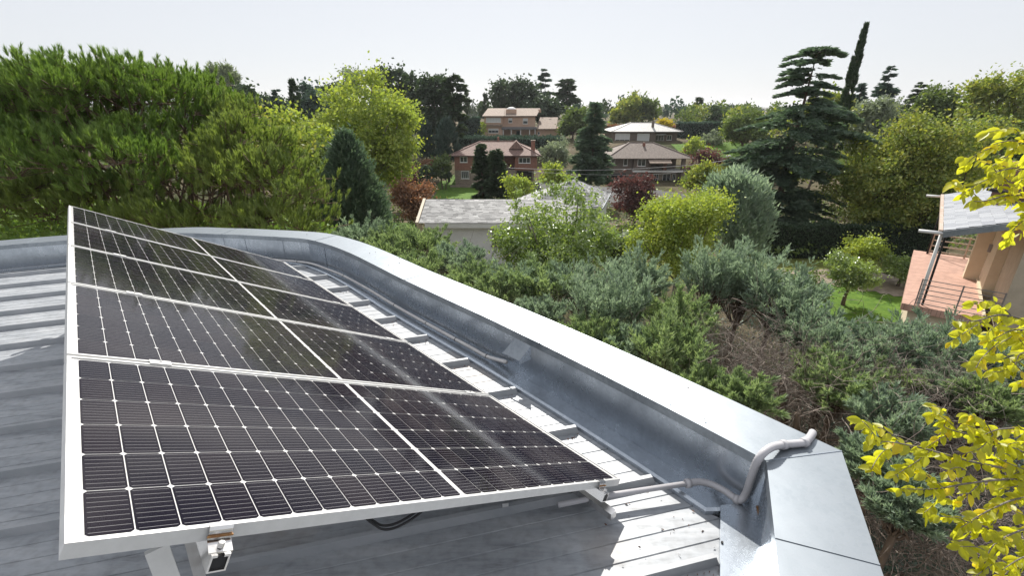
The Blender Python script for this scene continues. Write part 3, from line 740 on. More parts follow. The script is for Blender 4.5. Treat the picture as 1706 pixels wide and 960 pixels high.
def trunk_mesh(name, parent, base, top, r0, r1, limbs, mt, rng, sides=7, wob=.04):
    mb = MB(); base = np.array(base, float); top = np.array(top, float); H = np.linalg.norm(top - base)
    pts = [base + (top - base) * s + (rng.normal(size=3) * wob * H * math.sin(s * math.pi) * .5 if 0 < s < 1 else 0) for s in np.linspace(0, 1, 7)]
    mb.tube(pts, np.linspace(r0, r1, 7), sides, False)
    for a, b, q0, q1 in limbs:
        a = np.array(a); b = np.array(b); m = (a + b) / 2 + rng.normal(size=3) * .07 * np.linalg.norm(b - a)
        mb.tube(curve([a, m, b], 3), np.linspace(q0, q1, 7), 5, False)
    return mb.build(name, mt, parent, True)

def broadleaf(label, cat, leafmat, seed, X, Y, zt, zb, wid, n=9000, leaf=.14, nclump=120, cr=.35, blobs=None, shell=.55, gz=None, trunk=True, barkmat=None, group=None, name='broadleaf_tree', stems=1, depth=None, droop=.35, asp=.6):
    rng = np.random.default_rng(seed)
    gz = float(ground_z(X, Y)) if gz is None else gz
    t = thing(name, label, cat, (X, Y, gz), 0, group)
    zt -= gz; zb -= gz; H = zt - zb; dp = depth or wid
    if blobs is None:
        blobs = [(0, 0, zb + H * .45, wid * .30, dp * .30, H * .36)]
        for i_ in range(13):
            a = i_ * 2.4 + rng.random() * .8; zf = rng.uniform(.12, .88); rr_ = .38 * math.sqrt(max(.08, 1 - (zf * 2 - .95) ** 2)) * rng.uniform(.7, 1.12); q_ = rng.uniform(.11, .22)
            blobs.append((math.cos(a) * wid * rr_, math.sin(a) * dp * rr_, zb + H * zf, wid * q_, dp * q_, H * q_ * .75))
    else: blobs = [(x * wid, y * dp, zb + z * H, rx * wid, ry * dp, rz_ * H) for x, y, z, rx, ry, rz_ in blobs]
    cc, cd = ell_points(rng, blobs, nclump, shell, 1.02)
    k = rng.integers(0, nclump, n); sc = rng.uniform(.6, 1.3, nclump)[k][:, None]
    C = cc[k] + rng.normal(size=(n, 3)) * cr * .72 * sc * [1, 1, .7]
    spr = rng.random(n) < .06; C[spr] += cd[k[spr]] * (rng.random(spr.sum()) * cr * 2.4)[:, None] + [0, 0, .3 * cr]
    D = unit(rvec(rng, n) + cd[k] * .5 + np.array([0, 0, -droop]))
    L = leaf * rng.uniform(.7, 1.35, n)
    link('crown', mesh_data('crown', *leaves(rng, C, D, L, L * asp), leafmat), t)
    if trunk:
        limbs = []; c0 = np.array([0, 0, zb + H * .12])
        for i in rng.choice(nclump, min(26, nclump), replace=False):
            s = rng.uniform(.0, .5); st = np.array([0, 0, max(.4, zb * .8)]) * (1 - s) + np.array([0, 0, zb + H * .5]) * s
            limbs.append((st, cc[i], wid * .012, wid * .003))
        trunk_mesh('trunk', t, (0, 0, -.2), (0, 0, zb + H * .62), wid * .028 + .05, wid * .008, limbs, barkmat or M_BARK, rng)
    return t

def conifer(label, cat, leafmat, seed, X, Y, zt, zb, wid, n=9000, whorl=None, nb=90, droop=.18, lift=.1, flat=.5, blade=.22, prof=None, gz=None, name='conifer', lean=(0, 0), group=None, bw=.28, thin=.55):
    rng = np.random.default_rng(seed); gz = float(ground_z(X, Y)) if gz is None else gz
    t = thing(name, label, cat, (X, Y, gz), 0, group); zt -= gz; zb -= gz; H = zt - zb
    prof = prof or (lambda s: (1 - s) ** .8)
    s = rng.random(nb) ** .9
    if whorl: s = (np.floor(s * whorl) + rng.uniform(.2, .5, nb)) / whorl
    az = rng.random(nb) * 6.283; ln = np.array([prof(x) for x in s]) * wid / 2 * rng.uniform(.7, 1.12, nb) + .08
    hz = zb + s * H; ax = np.stack([lean[0] * (hz / zt), lean[1] * (hz / zt), hz], -1)
    dr = np.stack([np.cos(az), np.sin(az), np.zeros(nb)], -1)
    per = np.maximum(6, (n * ln / ln.sum())).astype(int)
    k = np.repeat(np.arange(nb), per); m = len(k)
    q = rng.uniform(.12, 1., m) ** .8
    wsp = ln[k] * bw * (1.05 - q) + .05
    side = np.stack([-np.sin(az[k]), np.cos(az[k]), np.zeros(m)], -1)
    C = ax[k] + dr[k] * (q * ln[k])[:, None] + side * (rng.normal(size=m) * wsp)[:, None]
    C[:, 2] += lift * ln[k] * q - droop * ln[k] * q * q + rng.normal(size=m) * wsp * (1 - flat) * .8 - np.abs(rng.normal(size=m)) * .03
    D = unit(dr[k] + side * rng.normal(size=m)[:, None] * .8 + np.array([0, 0, 1.]) * rng.normal(size=m)[:, None] * .35 * (1 - flat * .5))
    L = blade * rng.uniform(.6, 1.3, m)
    link('crown', mesh_data('crown', *blades(rng, C, D, L, L * thin), leafmat), t)
    mb = MB(); mb.tube([(lean[0] * z / zt, lean[1] * z / zt, z) for z in np.linspace(-.3, zt * .985, 9)], np.linspace(.03 * wid + .05, .02, 9), 7, False)
    for i in range(0, nb):
        e = ax[i] + dr[i] * ln[i] * .85; e[2] += lift * ln[i] * .85 - droop * ln[i] * .72
        md = ax[i] + dr[i] * ln[i] * .45; md[2] += lift * ln[i] * .45 - droop * ln[i] * .2
        mb.tube([ax[i], md, e], [.018 + .006 * ln[i], .012 + .004 * ln[i], .006], 4, False)
    mb.build('trunk', M_BARK, t, True); return t

def spindle(label, cat, leafmat, seed, X, Y, zt, zb, wid, n=14000, blade=.2, prof=None, up=.9, gz=None, name='cypress', lean=(0, 0), group=None, nclump=220, cr=.16, thin=.4, depth=None):
    rng = np.random.default_rng(seed); gz = float(ground_z(X, Y)) if gz is None else gz
    t = thing(name, label, cat, (X, Y, gz), 0, group); zt -= gz; zb -= gz; H = zt - zb
    prof = prof or (lambda s: math.sin(math.pi * min(1, .12 + s * .88)) ** .6)
    s = rng.random(nclump); az = rng.random(nclump) * 6.283
    R = np.array([prof(x) for x in s]) * wid / 2 * rng.uniform(.72, 1.06, nclump)
    cc = np.stack([np.cos(az) * R, np.sin(az) * R * ((depth or wid) / wid), zb + s * H], -1); out = np.stack([np.cos(az), np.sin(az), np.zeros(nclump)], -1)
    k = rng.integers(0, nclump, n)
    q = rng.random(n)
    C = cc[k] + rng.normal(size=(n, 3)) * cr * wid * np.array([.5, .5, .8]) - out[k] * (q * .25)[:, None] * R[k][:, None]
    D = unit(out[k] * (1 - up * .5) + np.array([0, 0, 1]) * up + rvec(rng, n) * .5)
    z = np.clip(C[:, 2] / zt, 0, 1.2)
    C[:, 0] += lean[0] * z; C[:, 1] += lean[1] * z
    L = blade * rng.uniform(.6, 1.3, n)
    link('crown', mesh_data('crown', *blades(rng, C, D, L, L * thin), leafmat), t)
    mb = MB(); mb.tube([(lean[0] * a, lean[1] * a, zt * a * .95) for a in np.linspace(-.02, 1, 7)], np.linspace(.05 * wid + .05, .02, 7), 6, False); mb.build('trunk', M_BARK, t, True)
    return t

def place(px, ytop, ybot, wpx, t):
    """tree column seen at pixel px between rows ytop and ybot, t metres out: ground position, heights, width"""
    m = at(px, (ytop + ybot) / 2, t); Y = m[1]
    a = at_y(px, ytop, Y); b = at_y(px, ybot, Y)
    return m[0], Y, a[2], b[2], wpx / F * t

def pine(label, seed, X, Y, blobs, gz, trunks, n_tuft=2200, npt=46, nl=.17, lm=None):
    rng = np.random.default_rng(seed); t = thing('stone_pine', label, 'tree', (X, Y, gz))
    B = np.array(blobs, float); B[:, :3] -= [X, Y, gz]
    cc, cd = ell_points(rng, B, int(n_tuft / 24), .76, 1.0, -.25)
    k = rng.integers(0, len(cc), n_tuft)
    base = cc[k] + rng.normal(size=(n_tuft, 3)) * [.30, .30, .13]
    ax = unit(cd[k] * .55 + np.array([0, 0, 1.0]) + rng.normal(size=(n_tuft, 3)) * .28)
    tl = rng.uniform(.14, .30, n_tuft)
    j = np.repeat(np.arange(n_tuft), npt); m = len(j); s = rng.random(m)
    C = base[j] + ax[j] * (s * tl[j])[:, None]
    D = unit(ax[j] * (.75 + .5 * s)[:, None] + rvec(rng, m) * .5)
    L = nl * rng.uniform(.7, 1.2, m)
    link('crown', mesh_data('crown', *blades(rng, C, D, L, .021), lm), t)
    mb = MB()
    for (b0, t0, r0) in trunks:
        b0 = np.array(b0) - [X, Y, gz]; t0 = np.array(t0) - [X, Y, gz]
        pts = curve([b0, b0 * .55 + t0 * .45 + rng.normal(size=3) * .15, t0], 5); mb.tube(pts, np.linspace(r0, r0 * .35, len(pts)), 8, False)
        dd = np.linalg.norm(cc - t0, axis=1)
        for i in np.argsort(dd)[::max(1, len(cc) // 60)][:34]:
            st = pts[rng.integers(len(pts) // 2, len(pts))]; md = (st + cc[i]) / 2 + np.array([0, 0, -.25]) + rng.normal(size=3) * .12
            mb.tube(curve([st, md, cc[i]], 4), np.linspace(r0 * .28, .012, 9), 5, False)
    for i in range(0, n_tuft, 2):
        c_ = cc[k[i]]; mb.tube([c_ - [0, 0, .1], base[i], base[i] + ax[i] * tl[i]], [.012, .009, .005], 3, False)
    mb.build('trunk', mat('pine_bark', (.10, .065, .045), (.22, .15, .11), rough=.95, scale=8, bump=.6), t, True)
    return t

# leaf palettes (base colours of the leaves themselves)
G_PINE = leaf_mat('pine_needles', [(.045, .085, .018), (.07, .11, .024), (.105, .145, .035)], .36, k=2.5)
G_PINE2 = leaf_mat('pine_needles_light', [(.06, .09, .022), (.09, .12, .03), (.13, .155, .042)], .4, k=2.4)
G_YG = leaf_mat('yellow_green_leaves', [(.07, .10, .022), (.125, .155, .032), (.20, .21, .042)], .45, k=2.6)
G_AIRY = leaf_mat('glossy_small_leaves', [(.07, .105, .035), (.12, .165, .05), (.19, .23, .085)], .45, k=2.1, gloss=.12, rough=.35)
G_YG2 = leaf_mat('turning_leaves', [(.055, .085, .022), (.095, .125, .03), (.155, .165, .04), (.19, .17, .042)], .42, k=2.15)
G_MID = leaf_mat('green_leaves', [(.04, .065, .02), (.07, .10, .028), (.11, .145, .04)], .38, k=1.75)
G_DARK = leaf_mat('dark_conifer', [(.022, .042, .022), (.035, .06, .03), (.055, .08, .04)], .25, k=1.35)
G_DARKB = leaf_mat('blue_dark_conifer', [(.028, .05, .042), (.045, .075, .06), (.07, .10, .08)], .25, tmul=(1.1, 1.2, .8), k=1.6)
G_JUN = leaf_mat('juniper_blue', [(.05, .071, .054), (.092, .119, .094), (.15, .178, .14)], .42, tmul=(1.1, 1.18, .8), k=3.0)
G_JUN2 = leaf_mat('juniper_green', [(.05, .075, .04), (.09, .12, .066), (.14, .165, .095)], .42, tmul=(1.2, 1.25, .7), k=2.9)
G_SILV = leaf_mat('silver_leaves', [(.08, .10, .065), (.11, .13, .09), (.15, .165, .12)], .35, tmul=(1.1, 1.15, .8))
G_RED = leaf_mat('purple_leaves', [(.035, .018, .018), (.06, .03, .028), (.09, .045, .04)], .3, tmul=(1.4, .9, .8))
G_CEDAR = leaf_mat('cedar_needles', [(.03, .05, .034), (.05, .075, .05), (.075, .10, .065)], .35, tmul=(1.1, 1.2, .8), k=2.3)
G_BRWN = leaf_mat('russet_leaves', [(.08, .045, .03), (.13, .075, .045), (.17, .10, .05)], .4, tmul=(1.3, 1., .7))
G_YEL = leaf_mat('yellow_leaves', [(.16, .14, .012), (.22, .18, .012), (.14, .14, .016)], .5, tmul=(1.3, 1.2, .4))

# ------------------------------------------------------------------ trees and shrubs, left to right
# big stone pines on the left
def pine_blobs(spec, t0):
    out = []
    for px, py, rpx, rpy, dt in spec:
        c = at(px, py, t0 + dt); out.append((*c, rpx / F * (t0 + dt), rpx / F * (t0 + dt) * .9, rpy / F * (t0 + dt)))
    return out
PA = pine_blobs([(20, 215, 110, 85, 0), (130, 190, 105, 80, -.4), (240, 195, 110, 80, .3), (335, 225, 70, 60, 1), (90, 275, 120, 55, -1), (215, 290, 95, 60, -1.2), (-70, 250, 110, 90, .5), (300, 165, 70, 45, 2), (110, 150, 70, 40, 1.5)], 13.5)
c = at(150, 300, 14.5)
pine('broad stone pine with upright needle tufts filling the left edge behind the panels', 11, c[0], c[1], PA, 0., [((c[0], c[1], 0), tuple(at(215, 215, 14)), .2), ((c[0] + .7, c[1] + .4, 0), tuple(at(320, 235, 14.5)), .13), ((c[0] - 1.2, c[1], 0), tuple(at(40, 230, 14)), .14)], 6400, 52, .15, G_PINE)
PB = pine_blobs([(410, 262, 60, 50, 0), (455, 305, 55, 40, -.6), (375, 310, 60, 40, -.5), (500, 350, 40, 34, -.8), (290, 340, 70, 40, -.8), (390, 215, 36, 30, .8), (180, 350, 80, 40, 0), (60, 345, 90, 40, 0), (470, 378, 60, 26, -.9), (350, 380, 80, 24, -.8), (240, 382, 80, 24, -.6), (520, 380, 30, 24, -1)], 13.0)
c = at(400, 330, 13.6)
pine('lighter green pine between the big stone pine and the dark juniper cone', 12, c[0], c[1], PB, 0., [((c[0], c[1], 0), tuple(at(420, 250, 13.4)), .13), ((c[0] - 1.3, c[1], 0), tuple(at(310, 280, 13.2)), .11)], 3000, 50, .15, G_PINE2)

def T(kind, label, lm, seed, px, yt, yb, w, t, **k):
    X, Y, zt, zb, wid = place(px, yt, yb, w, t)
    return kind(label, k.pop('cat', 'tree'), lm, seed, X, Y, zt, zb, wid, **k)

# behind the pines
T(broadleaf, 'yellowing tree showing between the pines and the big yellow-green tree', G_YG2, 21, 455, 180, 320, 110, 24, n=9000, leaf=.2, nclump=110, cr=.42)
T(broadleaf, 'small yellow-green tree touching the left pines, low crown', G_YG, 22, 500, 185, 300, 90, 34, n=7000, leaf=.26, nclump=90, cr=.5)
T(spindle, 'left of two feathery silver poplars above the pines', G_SILV, 23, 372, 112, 175, 26, 75, n=2600, blade=.55, up=.7, cr=.2, name='poplar', lean=(-1.2, 0), nclump=60)
T(spindle, 'right, taller of two feathery silver poplars above the pines', G_SILV, 24, 398, 109, 175, 28, 74, n=2600, blade=.55, up=.7, cr=.2, name='poplar', lean=(-1.4, 0), nclump=60)
T(broadleaf, 'dark rounded pine crown under the two silver poplars', G_DARK, 25, 393, 143, 178, 72, 66, n=5000, leaf=.5, nclump=60, cr=.6, name='stone_pine')
T(conifer, 'thin drooping conifer top left of the small black cypress', G_DARKB, 26, 464, 148, 200, 40, 80, n=1500, blade=.6, nb=30)
T(broadleaf, 'grey-green bushy tree left of the small black cypress', G_DARK, 27, 445, 160, 205, 70, 85, n=4500, leaf=.6, nclump=60, cr=.7)
T(spindle, 'thin black cypress spire left of the big yellow-green tree', G_DARK, 28, 492, 137, 200, 15, 70, n=2600, blade=.45, nclump=60, cr=.18)
T(broadleaf, 'olive rounded tree just right of the thin black cypress spire', G_DARKB, 29, 522, 143, 200, 66, 80, n=5000, leaf=.55, nclump=60, cr=.7)
T(broadleaf, 'dark umbrella pine crown peeping over the yellow-green tree', G_DARK, 30, 568, 138, 175, 62, 95, n=4500, leaf=.6, nclump=50, cr=.7, name='stone_pine')
# the big yellow-green tree
T(broadleaf, 'big bright yellow-green tree behind the dark juniper cone', G_YG, 31, 607, 118, 305, 180, 44, n=26000, leaf=.3, nclump=260, cr=.62,
  blobs=[(0, 0, .6, .36, .34, .38), (.17, 0, .5, .3, .3, .36), (-.2, 0, .52, .26, .26, .3), (.28, .05, .42, .2, .24, .34), (-.05, -.1, .35, .34, .3, .28), (.02, .05, .82, .22, .22, .17), (.2, 0, .2, .2, .2, .2), (-.3, 0, .4, .18, .2, .2)], barkmat=M_BARKG)
T(broadleaf, 'wispy bare-topped tree rising out of the yellow-green tree', G_SILV, 32, 590, 112, 170, 45, 52, n=1600, leaf=.28, nclump=40, cr=.5)
T(broadleaf, 'lower green undergrowth tree below the big yellow-green tree', G_MID, 33, 545, 225, 320, 90, 33, n=8000, leaf=.24, nclump=80, cr=.5)
# dark juniper cone
T(spindle, 'dense dark cone-shaped juniper rising behind the parapet bend', G_CEDAR, 34, 585, 232, 405, 136, 24, n=34000, blade=.23, nclump=520, cr=.06, prof=lambda s: (1 - s ** 1.7) ** .75, up=.75, name='juniper_tree')
# dark pines on the skyline
for i, (lab, px, yt, yb, w, t, k) in enumerate([
    ('left of the dark skyline pines, against the yellow-green tree', 650, 113, 215, 66, 92, 0), ('dark ragged skyline pine second from the yellow-green tree', 690, 122, 215, 56, 96, 0),
    ('umbrella pine with a clear rounded head on the skyline above the brick house', 724, 124, 215, 52, 88, 1), ('slender open dark pine at the right end of the skyline pines', 757, 127, 225, 46, 84, 2)]):
    if k == 2: T(conifer, lab, G_DARK, 40 + i, px, yt, yb, w, t, n=5000, blade=.8, nb=60, prof=lambda s: .5 + .5 * math.sin(s * 3.1))
    else: T(broadleaf, lab, G_DARK, 40 + i, px, yt, yb, w, t, n=6500, leaf=.6, nclump=70, cr=.75, name='stone_pine',
            blobs=[(0, 0, .78, .42, .4, .2), (-.15, 0, .55, .3, .3, .2), (.18, 0, .45, .28, .3, .2), (0, 0, .2, .35, .35, .25)] if k == 0 else [(0, 0, .78, .42, .42, .2), (.1, 0, .62, .4, .4, .14), (0, 0, .18, .3, .3, .2)])
for i, (lab, px, yt, yb, w) in enumerate([('small dark cypress left of the peach house roof', 777, 153, 188, 8), ('small dark cypress nearest to the peach house roof', 809, 158, 190, 8), ('tiny dark cypress top above the peach house roof', 826, 162, 190, 6)]):
    T(spindle, lab, G_DARK, 50 + i, px, yt, yb, w, 130, n=900, blade=.7, nclump=30, cr=.18)
T(broadleaf, 'wide umbrella pine behind the peach house', G_DARK, 54, 858, 138, 192, 80, 135, n=7000, leaf=.9, nclump=80, cr=1.1, name='stone_pine', blobs=[(-.2, 0, .72, .3, .3, .26), (.15, 0, .74, .34, .3, .26), (.3, 0, .5, .24, .3, .3), (0, 0, .4, .4, .3, .2)])
T(broadleaf, 'lower dark pine crowns right behind the peach house chimney', G_DARK, 55, 905, 160, 205, 60, 130, n=5000, leaf=.9, nclump=60, cr=1.0, name='stone_pine')
T(conifer, 'pointed conifer sticking up above the umbrella pine', G_DARKB, 56, 908, 115, 185, 36, 140, n=2400, blade=1.1, nb=34, prof=lambda s: (1 - s) ** .6)
T(conifer, 'layered black cedar right of the pointed conifer', G_DARK, 57, 945, 133, 190, 46, 138, n=3200, blade=1.1, nb=34, droop=.1, prof=lambda s: .55 + .45 * math.sin(s * 3.1))
T(broadleaf, 'dark green round tree right of the peach house', G_MID, 58, 955, 180, 225, 46, 112, n=5000, leaf=.7, nclump=50, cr=.8)
T(conifer, 'green cedar standing between the peach and the grey houses', G_CEDAR, 59, 988, 172, 300, 84, 62, n=14000, blade=.6, nb=130, prof=lambda s: (1 - s) ** .75 * .95 + .04)
# around the brick house
T(conifer, 'left of the twin dark conifers before the brick house', G_DARK, 61, 803, 240, 335, 42, 56, n=9000, blade=.45, nb=110, prof=lambda s: (1 - s) ** .5, droop=.35)
T(conifer, 'right, shorter of the twin dark conifers before the brick house', G_DARK, 62, 827, 245, 335, 44, 55, n=9000, blade=.45, nb=110, prof=lambda s: (1 - s) ** .5, droop=.35)
T(spindle, 'dark conical conifer at the left beyond the brick house', G_DARKB, 63, 709, 205, 262, 32, 84, n=6000, blade=.6, nclump=110, cr=.09, prof=lambda s: (1 - s ** 2) ** .8)
T(spindle, 'broad dark conifer left of the brick house roof', G_DARKB, 64, 745, 203, 265, 44, 82, n=8000, blade=.6, nclump=130, cr=.09, prof=lambda s: (1 - s ** 2) ** .8)
T(broadleaf, 'bright green shrub on the lawn left of the brick house', G_MID, 65, 735, 258, 296, 34, 76, n=3000, leaf=.35, nclump=40, cr=.4, cat='shrub', name='shrub')
T(broadleaf, 'clipped dark ball shrub on the brick house lawn, left', G_DARK, 66, 712, 276, 300, 26, 74, n=2600, leaf=.25, nclump=60, cr=.2, cat='shrub', name='shrub')
T(broadleaf, 'clipped dark ball shrub on the brick house lawn, right', G_DARK, 67, 742, 281, 297, 20, 76, n=2200, leaf=.25, nclump=50, cr=.2, cat='shrub', name='shrub')
T(broadleaf, 'russet bushy tree left of the slate-roofed white building', G_BRWN, 68, 690, 297, 372, 58, 42, n=8000, leaf=.22, nclump=110, cr=.4)
T(broadleaf, 'purple shrub behind the russet bushy tree', G_RED, 69, 668, 262, 320, 44, 60, n=4000, leaf=.3, nclump=60, cr=.45, cat='shrub', name='shrub')
T(broadleaf, 'small russet shrub above the brick house lawn', G_BRWN, 70, 712, 264, 290, 26, 80, n=2000, leaf=.3, nclump=40, cr=.4, cat='shrub', name='shrub')
T(broadleaf, 'lime-leaved young tree in front of the brick house garage', G_YG, 71, 862, 290, 335, 44, 48, n=2600, leaf=.26, nclump=46, cr=.4)
T(broadleaf, 'yellow-green shrub beside the brick house driveway', G_YG, 72, 925, 274, 305, 46, 66, n=3000, leaf=.35, nclump=40, cr=.45, cat='shrub', name='shrub')
T(broadleaf, 'olive bushes right of the brick house chimney', G_SILV, 73, 925, 232, 280, 50, 88, n=4000, leaf=.4, nclump=50, cr=.6)
T(broadleaf, 'lime shrub in front of the far hedge beside the peach house', G_YG, 74, 799, 205, 228, 18, 112, n=1500, leaf=.5, nclump=26, cr=.5, cat='shrub', name='shrub')
# around the grey houses
T(broadleaf, 'dark red tree before the grey house', G_RED, 75, 1060, 287, 362, 62, 46, n=9000, leaf=.24, nclump=110, cr=.42)
T(broadleaf, 'yellow-green tree on the skyline behind the grey houses', G_YG2, 76, 1045, 158, 205, 46, 150, n=5000, leaf=.9, nclump=60, cr=1.0)
T(broadleaf, 'dark olive tree on the skyline behind the grey houses', G_MID, 77, 1072, 155, 205, 46, 152, n=5000, leaf=.9, nclump=60, cr=1.0)
T(conifer, 'pointed conifer on the skyline right of the grey houses', G_DARK, 78, 1163, 160, 206, 30, 150, n=2400, blade=1.0, nb=40)
T(broadleaf, 'golden shrub on the slope right behind the pale-roofed house', G_YEL, 79, 1108, 196, 212, 22, 118, n=1300, leaf=.5, nclump=24, cr=.5, cat='shrub', name='shrub')
T(broadleaf, 'lime round shrub beside the lawn right of the grey house', G_YG, 80, 1158, 228, 262, 40, 92, n=3200, leaf=.4, nclump=46, cr=.5, cat='shrub', name='shrub')
T(broadleaf, 'silver-blue shrub beside the far lawn', G_SILV, 81, 1184, 218, 245, 34, 104, n=2600, leaf=.45, nclump=36, cr=.5, cat='shrub', name='shrub')
T(broadleaf, 'purple-leaved tree right of the grey house', G_RED, 82, 1178, 248, 300, 46, 74, n=5000, leaf=.35, nclump=60, cr=.5)
T(broadleaf, 'yellow-green bush left of the street lamp', G_YG2, 83, 1180, 272, 320, 66, 46, n=6000, leaf=.25, nclump=80, cr=.45, cat='shrub', name='shrub')
# middle garden
T(broadleaf, 'round yellow-green tree in the middle garden right of the white building', G_YG, 84, 1138, 312, 462, 150, 22.5, n=26000, leaf=.13, nclump=300, cr=.34, barkmat=M_BARKG)
T(spindle, 'blue-green spreading juniper left of the tall cedar trunk', G_JUN, 85, 1220, 296, 405, 132, 27, n=24000, blade=.24, nclump=150, cr=.075, prof=lambda s: (1 - (s - .25) ** 2 * 1.6) ** .5 if s < .98 else .2, up=.9, name='juniper_tree')
# tall cedar and cypress on the right
X, Y, zt, zb, wid = place(1312, 76, 395, 190, 37)
conifer('tall dark cedar with layered limbs and a ragged flat top', 'tree', G_CEDAR, 86, X, Y, zt, zb + 1, wid * 1.06, n=56000, blade=.34, nb=120, droop=.26, lift=.14, flat=.8, name='cedar', lean=(.9, 0), bw=.20,
        prof=lambda s: (.95 - .1 * math.sin(s * 9)) * (1 if s < .55 else 1 - (s - .55) / .22 * .55 if s < .77 else .42 + (s - .77) * .9 if s < .93 else .55 - (s - .93) * 4))
X, Y, zt, zb, wid = place(1409, 42, 250, 30, 44)
spindle('tall thin dark cypress spire right of the cedar', 'tree', G_DARK, 87, X, Y, zt, zb - 3, wid * 1.0, n=20000, blade=.26, nclump=420, cr=.055, prof=lambda s: max(.08, (1 - s) ** .62) if s > .25 else .8, up=1.2, lean=(.5, 0))
T(broadleaf, 'left of the wide yellow-green locust trees behind the dark hedge', G_YG2, 88, 1470, 195, 385, 150, 34, n=22000, leaf=.2, nclump=260, cr=.5, barkmat=M_BARK)
T(broadleaf, 'right, larger of the yellow-green locust trees behind the dark hedge', G_YG2, 89, 1565, 175, 385, 170, 32, n=25000, leaf=.2, nclump=300, cr=.5, barkmat=M_BARK)
T(broadleaf, 'green tree behind the slate roof at the right', G_MID, 90, 1660, 185, 330, 130, 40, n=14000, leaf=.28, nclump=150, cr=.6)
for i, (lab, px, yt, yb, w, t, lm, kd) in enumerate([
    ('tall layered conifer on the right skyline', 1473, 110, 215, 56, 75, G_DARKB, 1), ('small pointed conifer just right of the cypress spire', 1430, 138, 200, 26, 85, G_DARKB, 1),
    ('flat-topped dark conifer on the right skyline', 1525, 137, 215, 54, 85, G_DARK, 1), ('green rounded tree on the skyline above the locust trees', 1570, 142, 220, 76, 70, G_MID, 0),
    ('tall yellow-green tree on the skyline at the right edge', 1660, 112, 240, 110, 58, G_YG2, 0), ('yellowish tree between the cedar and the cypress', 1372, 158, 235, 76, 60, G_YG2, 0),
    ('grey-green tree left of the cedar on the skyline', 1245, 160, 235, 80, 90, G_MID, 0), ('slim conifer top left of the cypress spire', 1358, 130, 200, 26, 95, G_DARK, 1), ('olive tree behind the purple tree', 1205, 168, 232, 70, 120, G_DARK, 0),
    ('pale olive tree behind the cypress spire', 1450, 165, 240, 70, 64, G_SILV, 0)]):
    if kd: T(conifer, lab, lm, 100 + i, px, yt, yb, w, t, n=4500, blade=.6, nb=60, prof=lambda s: (1 - s) ** .7, flat=.7)
    else: T(broadleaf, lab, lm, 100 + i, px, yt, yb, w, t, n=9000, leaf=.45, nclump=90, cr=.75)
# clipped garden trees
T(broadleaf, 'clipped round-headed garden tree on the lawn, in front', G_AIRY, 120, 1420, 424, 478, 82, 23.5, n=9000, leaf=.10, nclump=200, cr=.16, name='clipped_tree', shell=.7)
T(broadleaf, 'clipped round-headed garden tree near the terrace', G_AIRY, 121, 1507, 420, 465, 60, 26, n=7000, leaf=.10, nclump=160, cr=.16, name='clipped_tree', shell=.7)
T(broadleaf, 'bright green shrub behind the front clipped tree', G_YG, 122, 1438, 395, 440, 60, 27, n=4000, leaf=.14, nclump=60, cr=.25, cat='shrub', name='shrub')
T(broadleaf, 'leafy green shrub above the near junipers in the middle', G_MID, 123, 1328, 445, 520, 74, 15.5, n=7000, leaf=.09, nclump=120, cr=.2, cat='shrub', name='shrub')
# airy tree in front of the slate roof
T(broadleaf, 'airy small-leaved tree in front of the slate roof of the white building', G_AIRY, 124, 925, 316, 470, 205, 15.5, n=17000, leaf=.10, nclump=420, cr=.16, shell=.25, asp=.62, barkmat=M_BARKG,
  blobs=[(0, 0, .4, .42, .4, .34), (-.18, 0, .55, .22, .3, .3), (.2, 0, .5, .25, .3, .3), (-.30, 0, .8, .06, .06, .26), (-.12, 0, .95, .05, .05, .28), (-.02, 0, .9, .07, .07, .28), (.14, 0, .95, .07, .07, .25), (.26, 0, .8, .07, .07, .22), (.38, 0, .6, .14, .2, .25), (-.42, 0, .5, .1, .1, .14), (0, -.1, .25, .4, .4, .25)])
T(broadleaf, 'lower dense half of shrubs under the airy tree', G_AIRY, 125, 905, 395, 490, 170, 15, n=12000, leaf=.09, nclump=240, cr=.2, trunk=False, cat='shrub', name='shrub')

# ------------------------------------------------------------------ houses
M_BRICK = brick_mat('red_brick', (.24, .085, .055), (.30, .115, .075), (.30, .2, .15), .25, .075, msize=.012)
M_STONE = brick_mat('stone_cladding', (.24, .19, .15), (.33, .27, .21), (.2, .17, .14), .45, .22, msize=.02)
M_TILE = brick_mat('clay_tiles', (.22, .135, .11), (.29, .185, .15), (.11, .07, .06), .24, .34, axis='XY', msize=.03, rough=.8)
M_TILE2 = brick_mat('brown_tiles', (.20, .155, .13), (.26, .21, .175), (.11, .09, .08), .24, .34, axis='XY', msize=.03, rough=.8)
M_TILE3 = brick_mat('pale_tiles', (.44, .43, .41), (.58, .57, .55), (.28, .27, .26), .24, .34, axis='XY', msize=.03, rough=.6)
M_TILE4 = brick_mat('tan_tiles', (.30, .23, .18), (.37, .29, .225), (.16, .12, .1), .24, .34, axis='XY', msize=.03, rough=.85)
M_PEACH = mat('peach_render', (.50, .34, .25), (.56, .385, .285), rough=.9, scale=1.2)
M_GREYW = mat('grey_brown_brick', (.14, .11, .09), (.19, .15, .125), rough=.9, scale=2)
M_WHITE = mat('white_paint', (.72, .72, .70), (.79, .79, .77), rough=.6, scale=2)
M_SHUT = mat('pale_shutter', (.60, .61, .60), rough=.6)
M_NEARBLACK = mat('near_black', (.02, .018, .018), rough=.9)  # even near-black for railings, posts, flashing and garage doors
M_TERR = brick_mat('terracotta_tiles', (.50, .30, .23), (.56, .345, .265), (.36, .22, .17), .33, .16, axis='XY', msize=.008, rough=.6)
M_CREAM = mat('cream_render', (.62, .52, .37), (.68, .58, .43), rough=.9, scale=3, bump=.15, bscale=60)
M_STUCCO = mat('rough_stucco', (.47, .40, .30), (.55, .47, .36), rough=.95, scale=3, bump=.5, bscale=45)

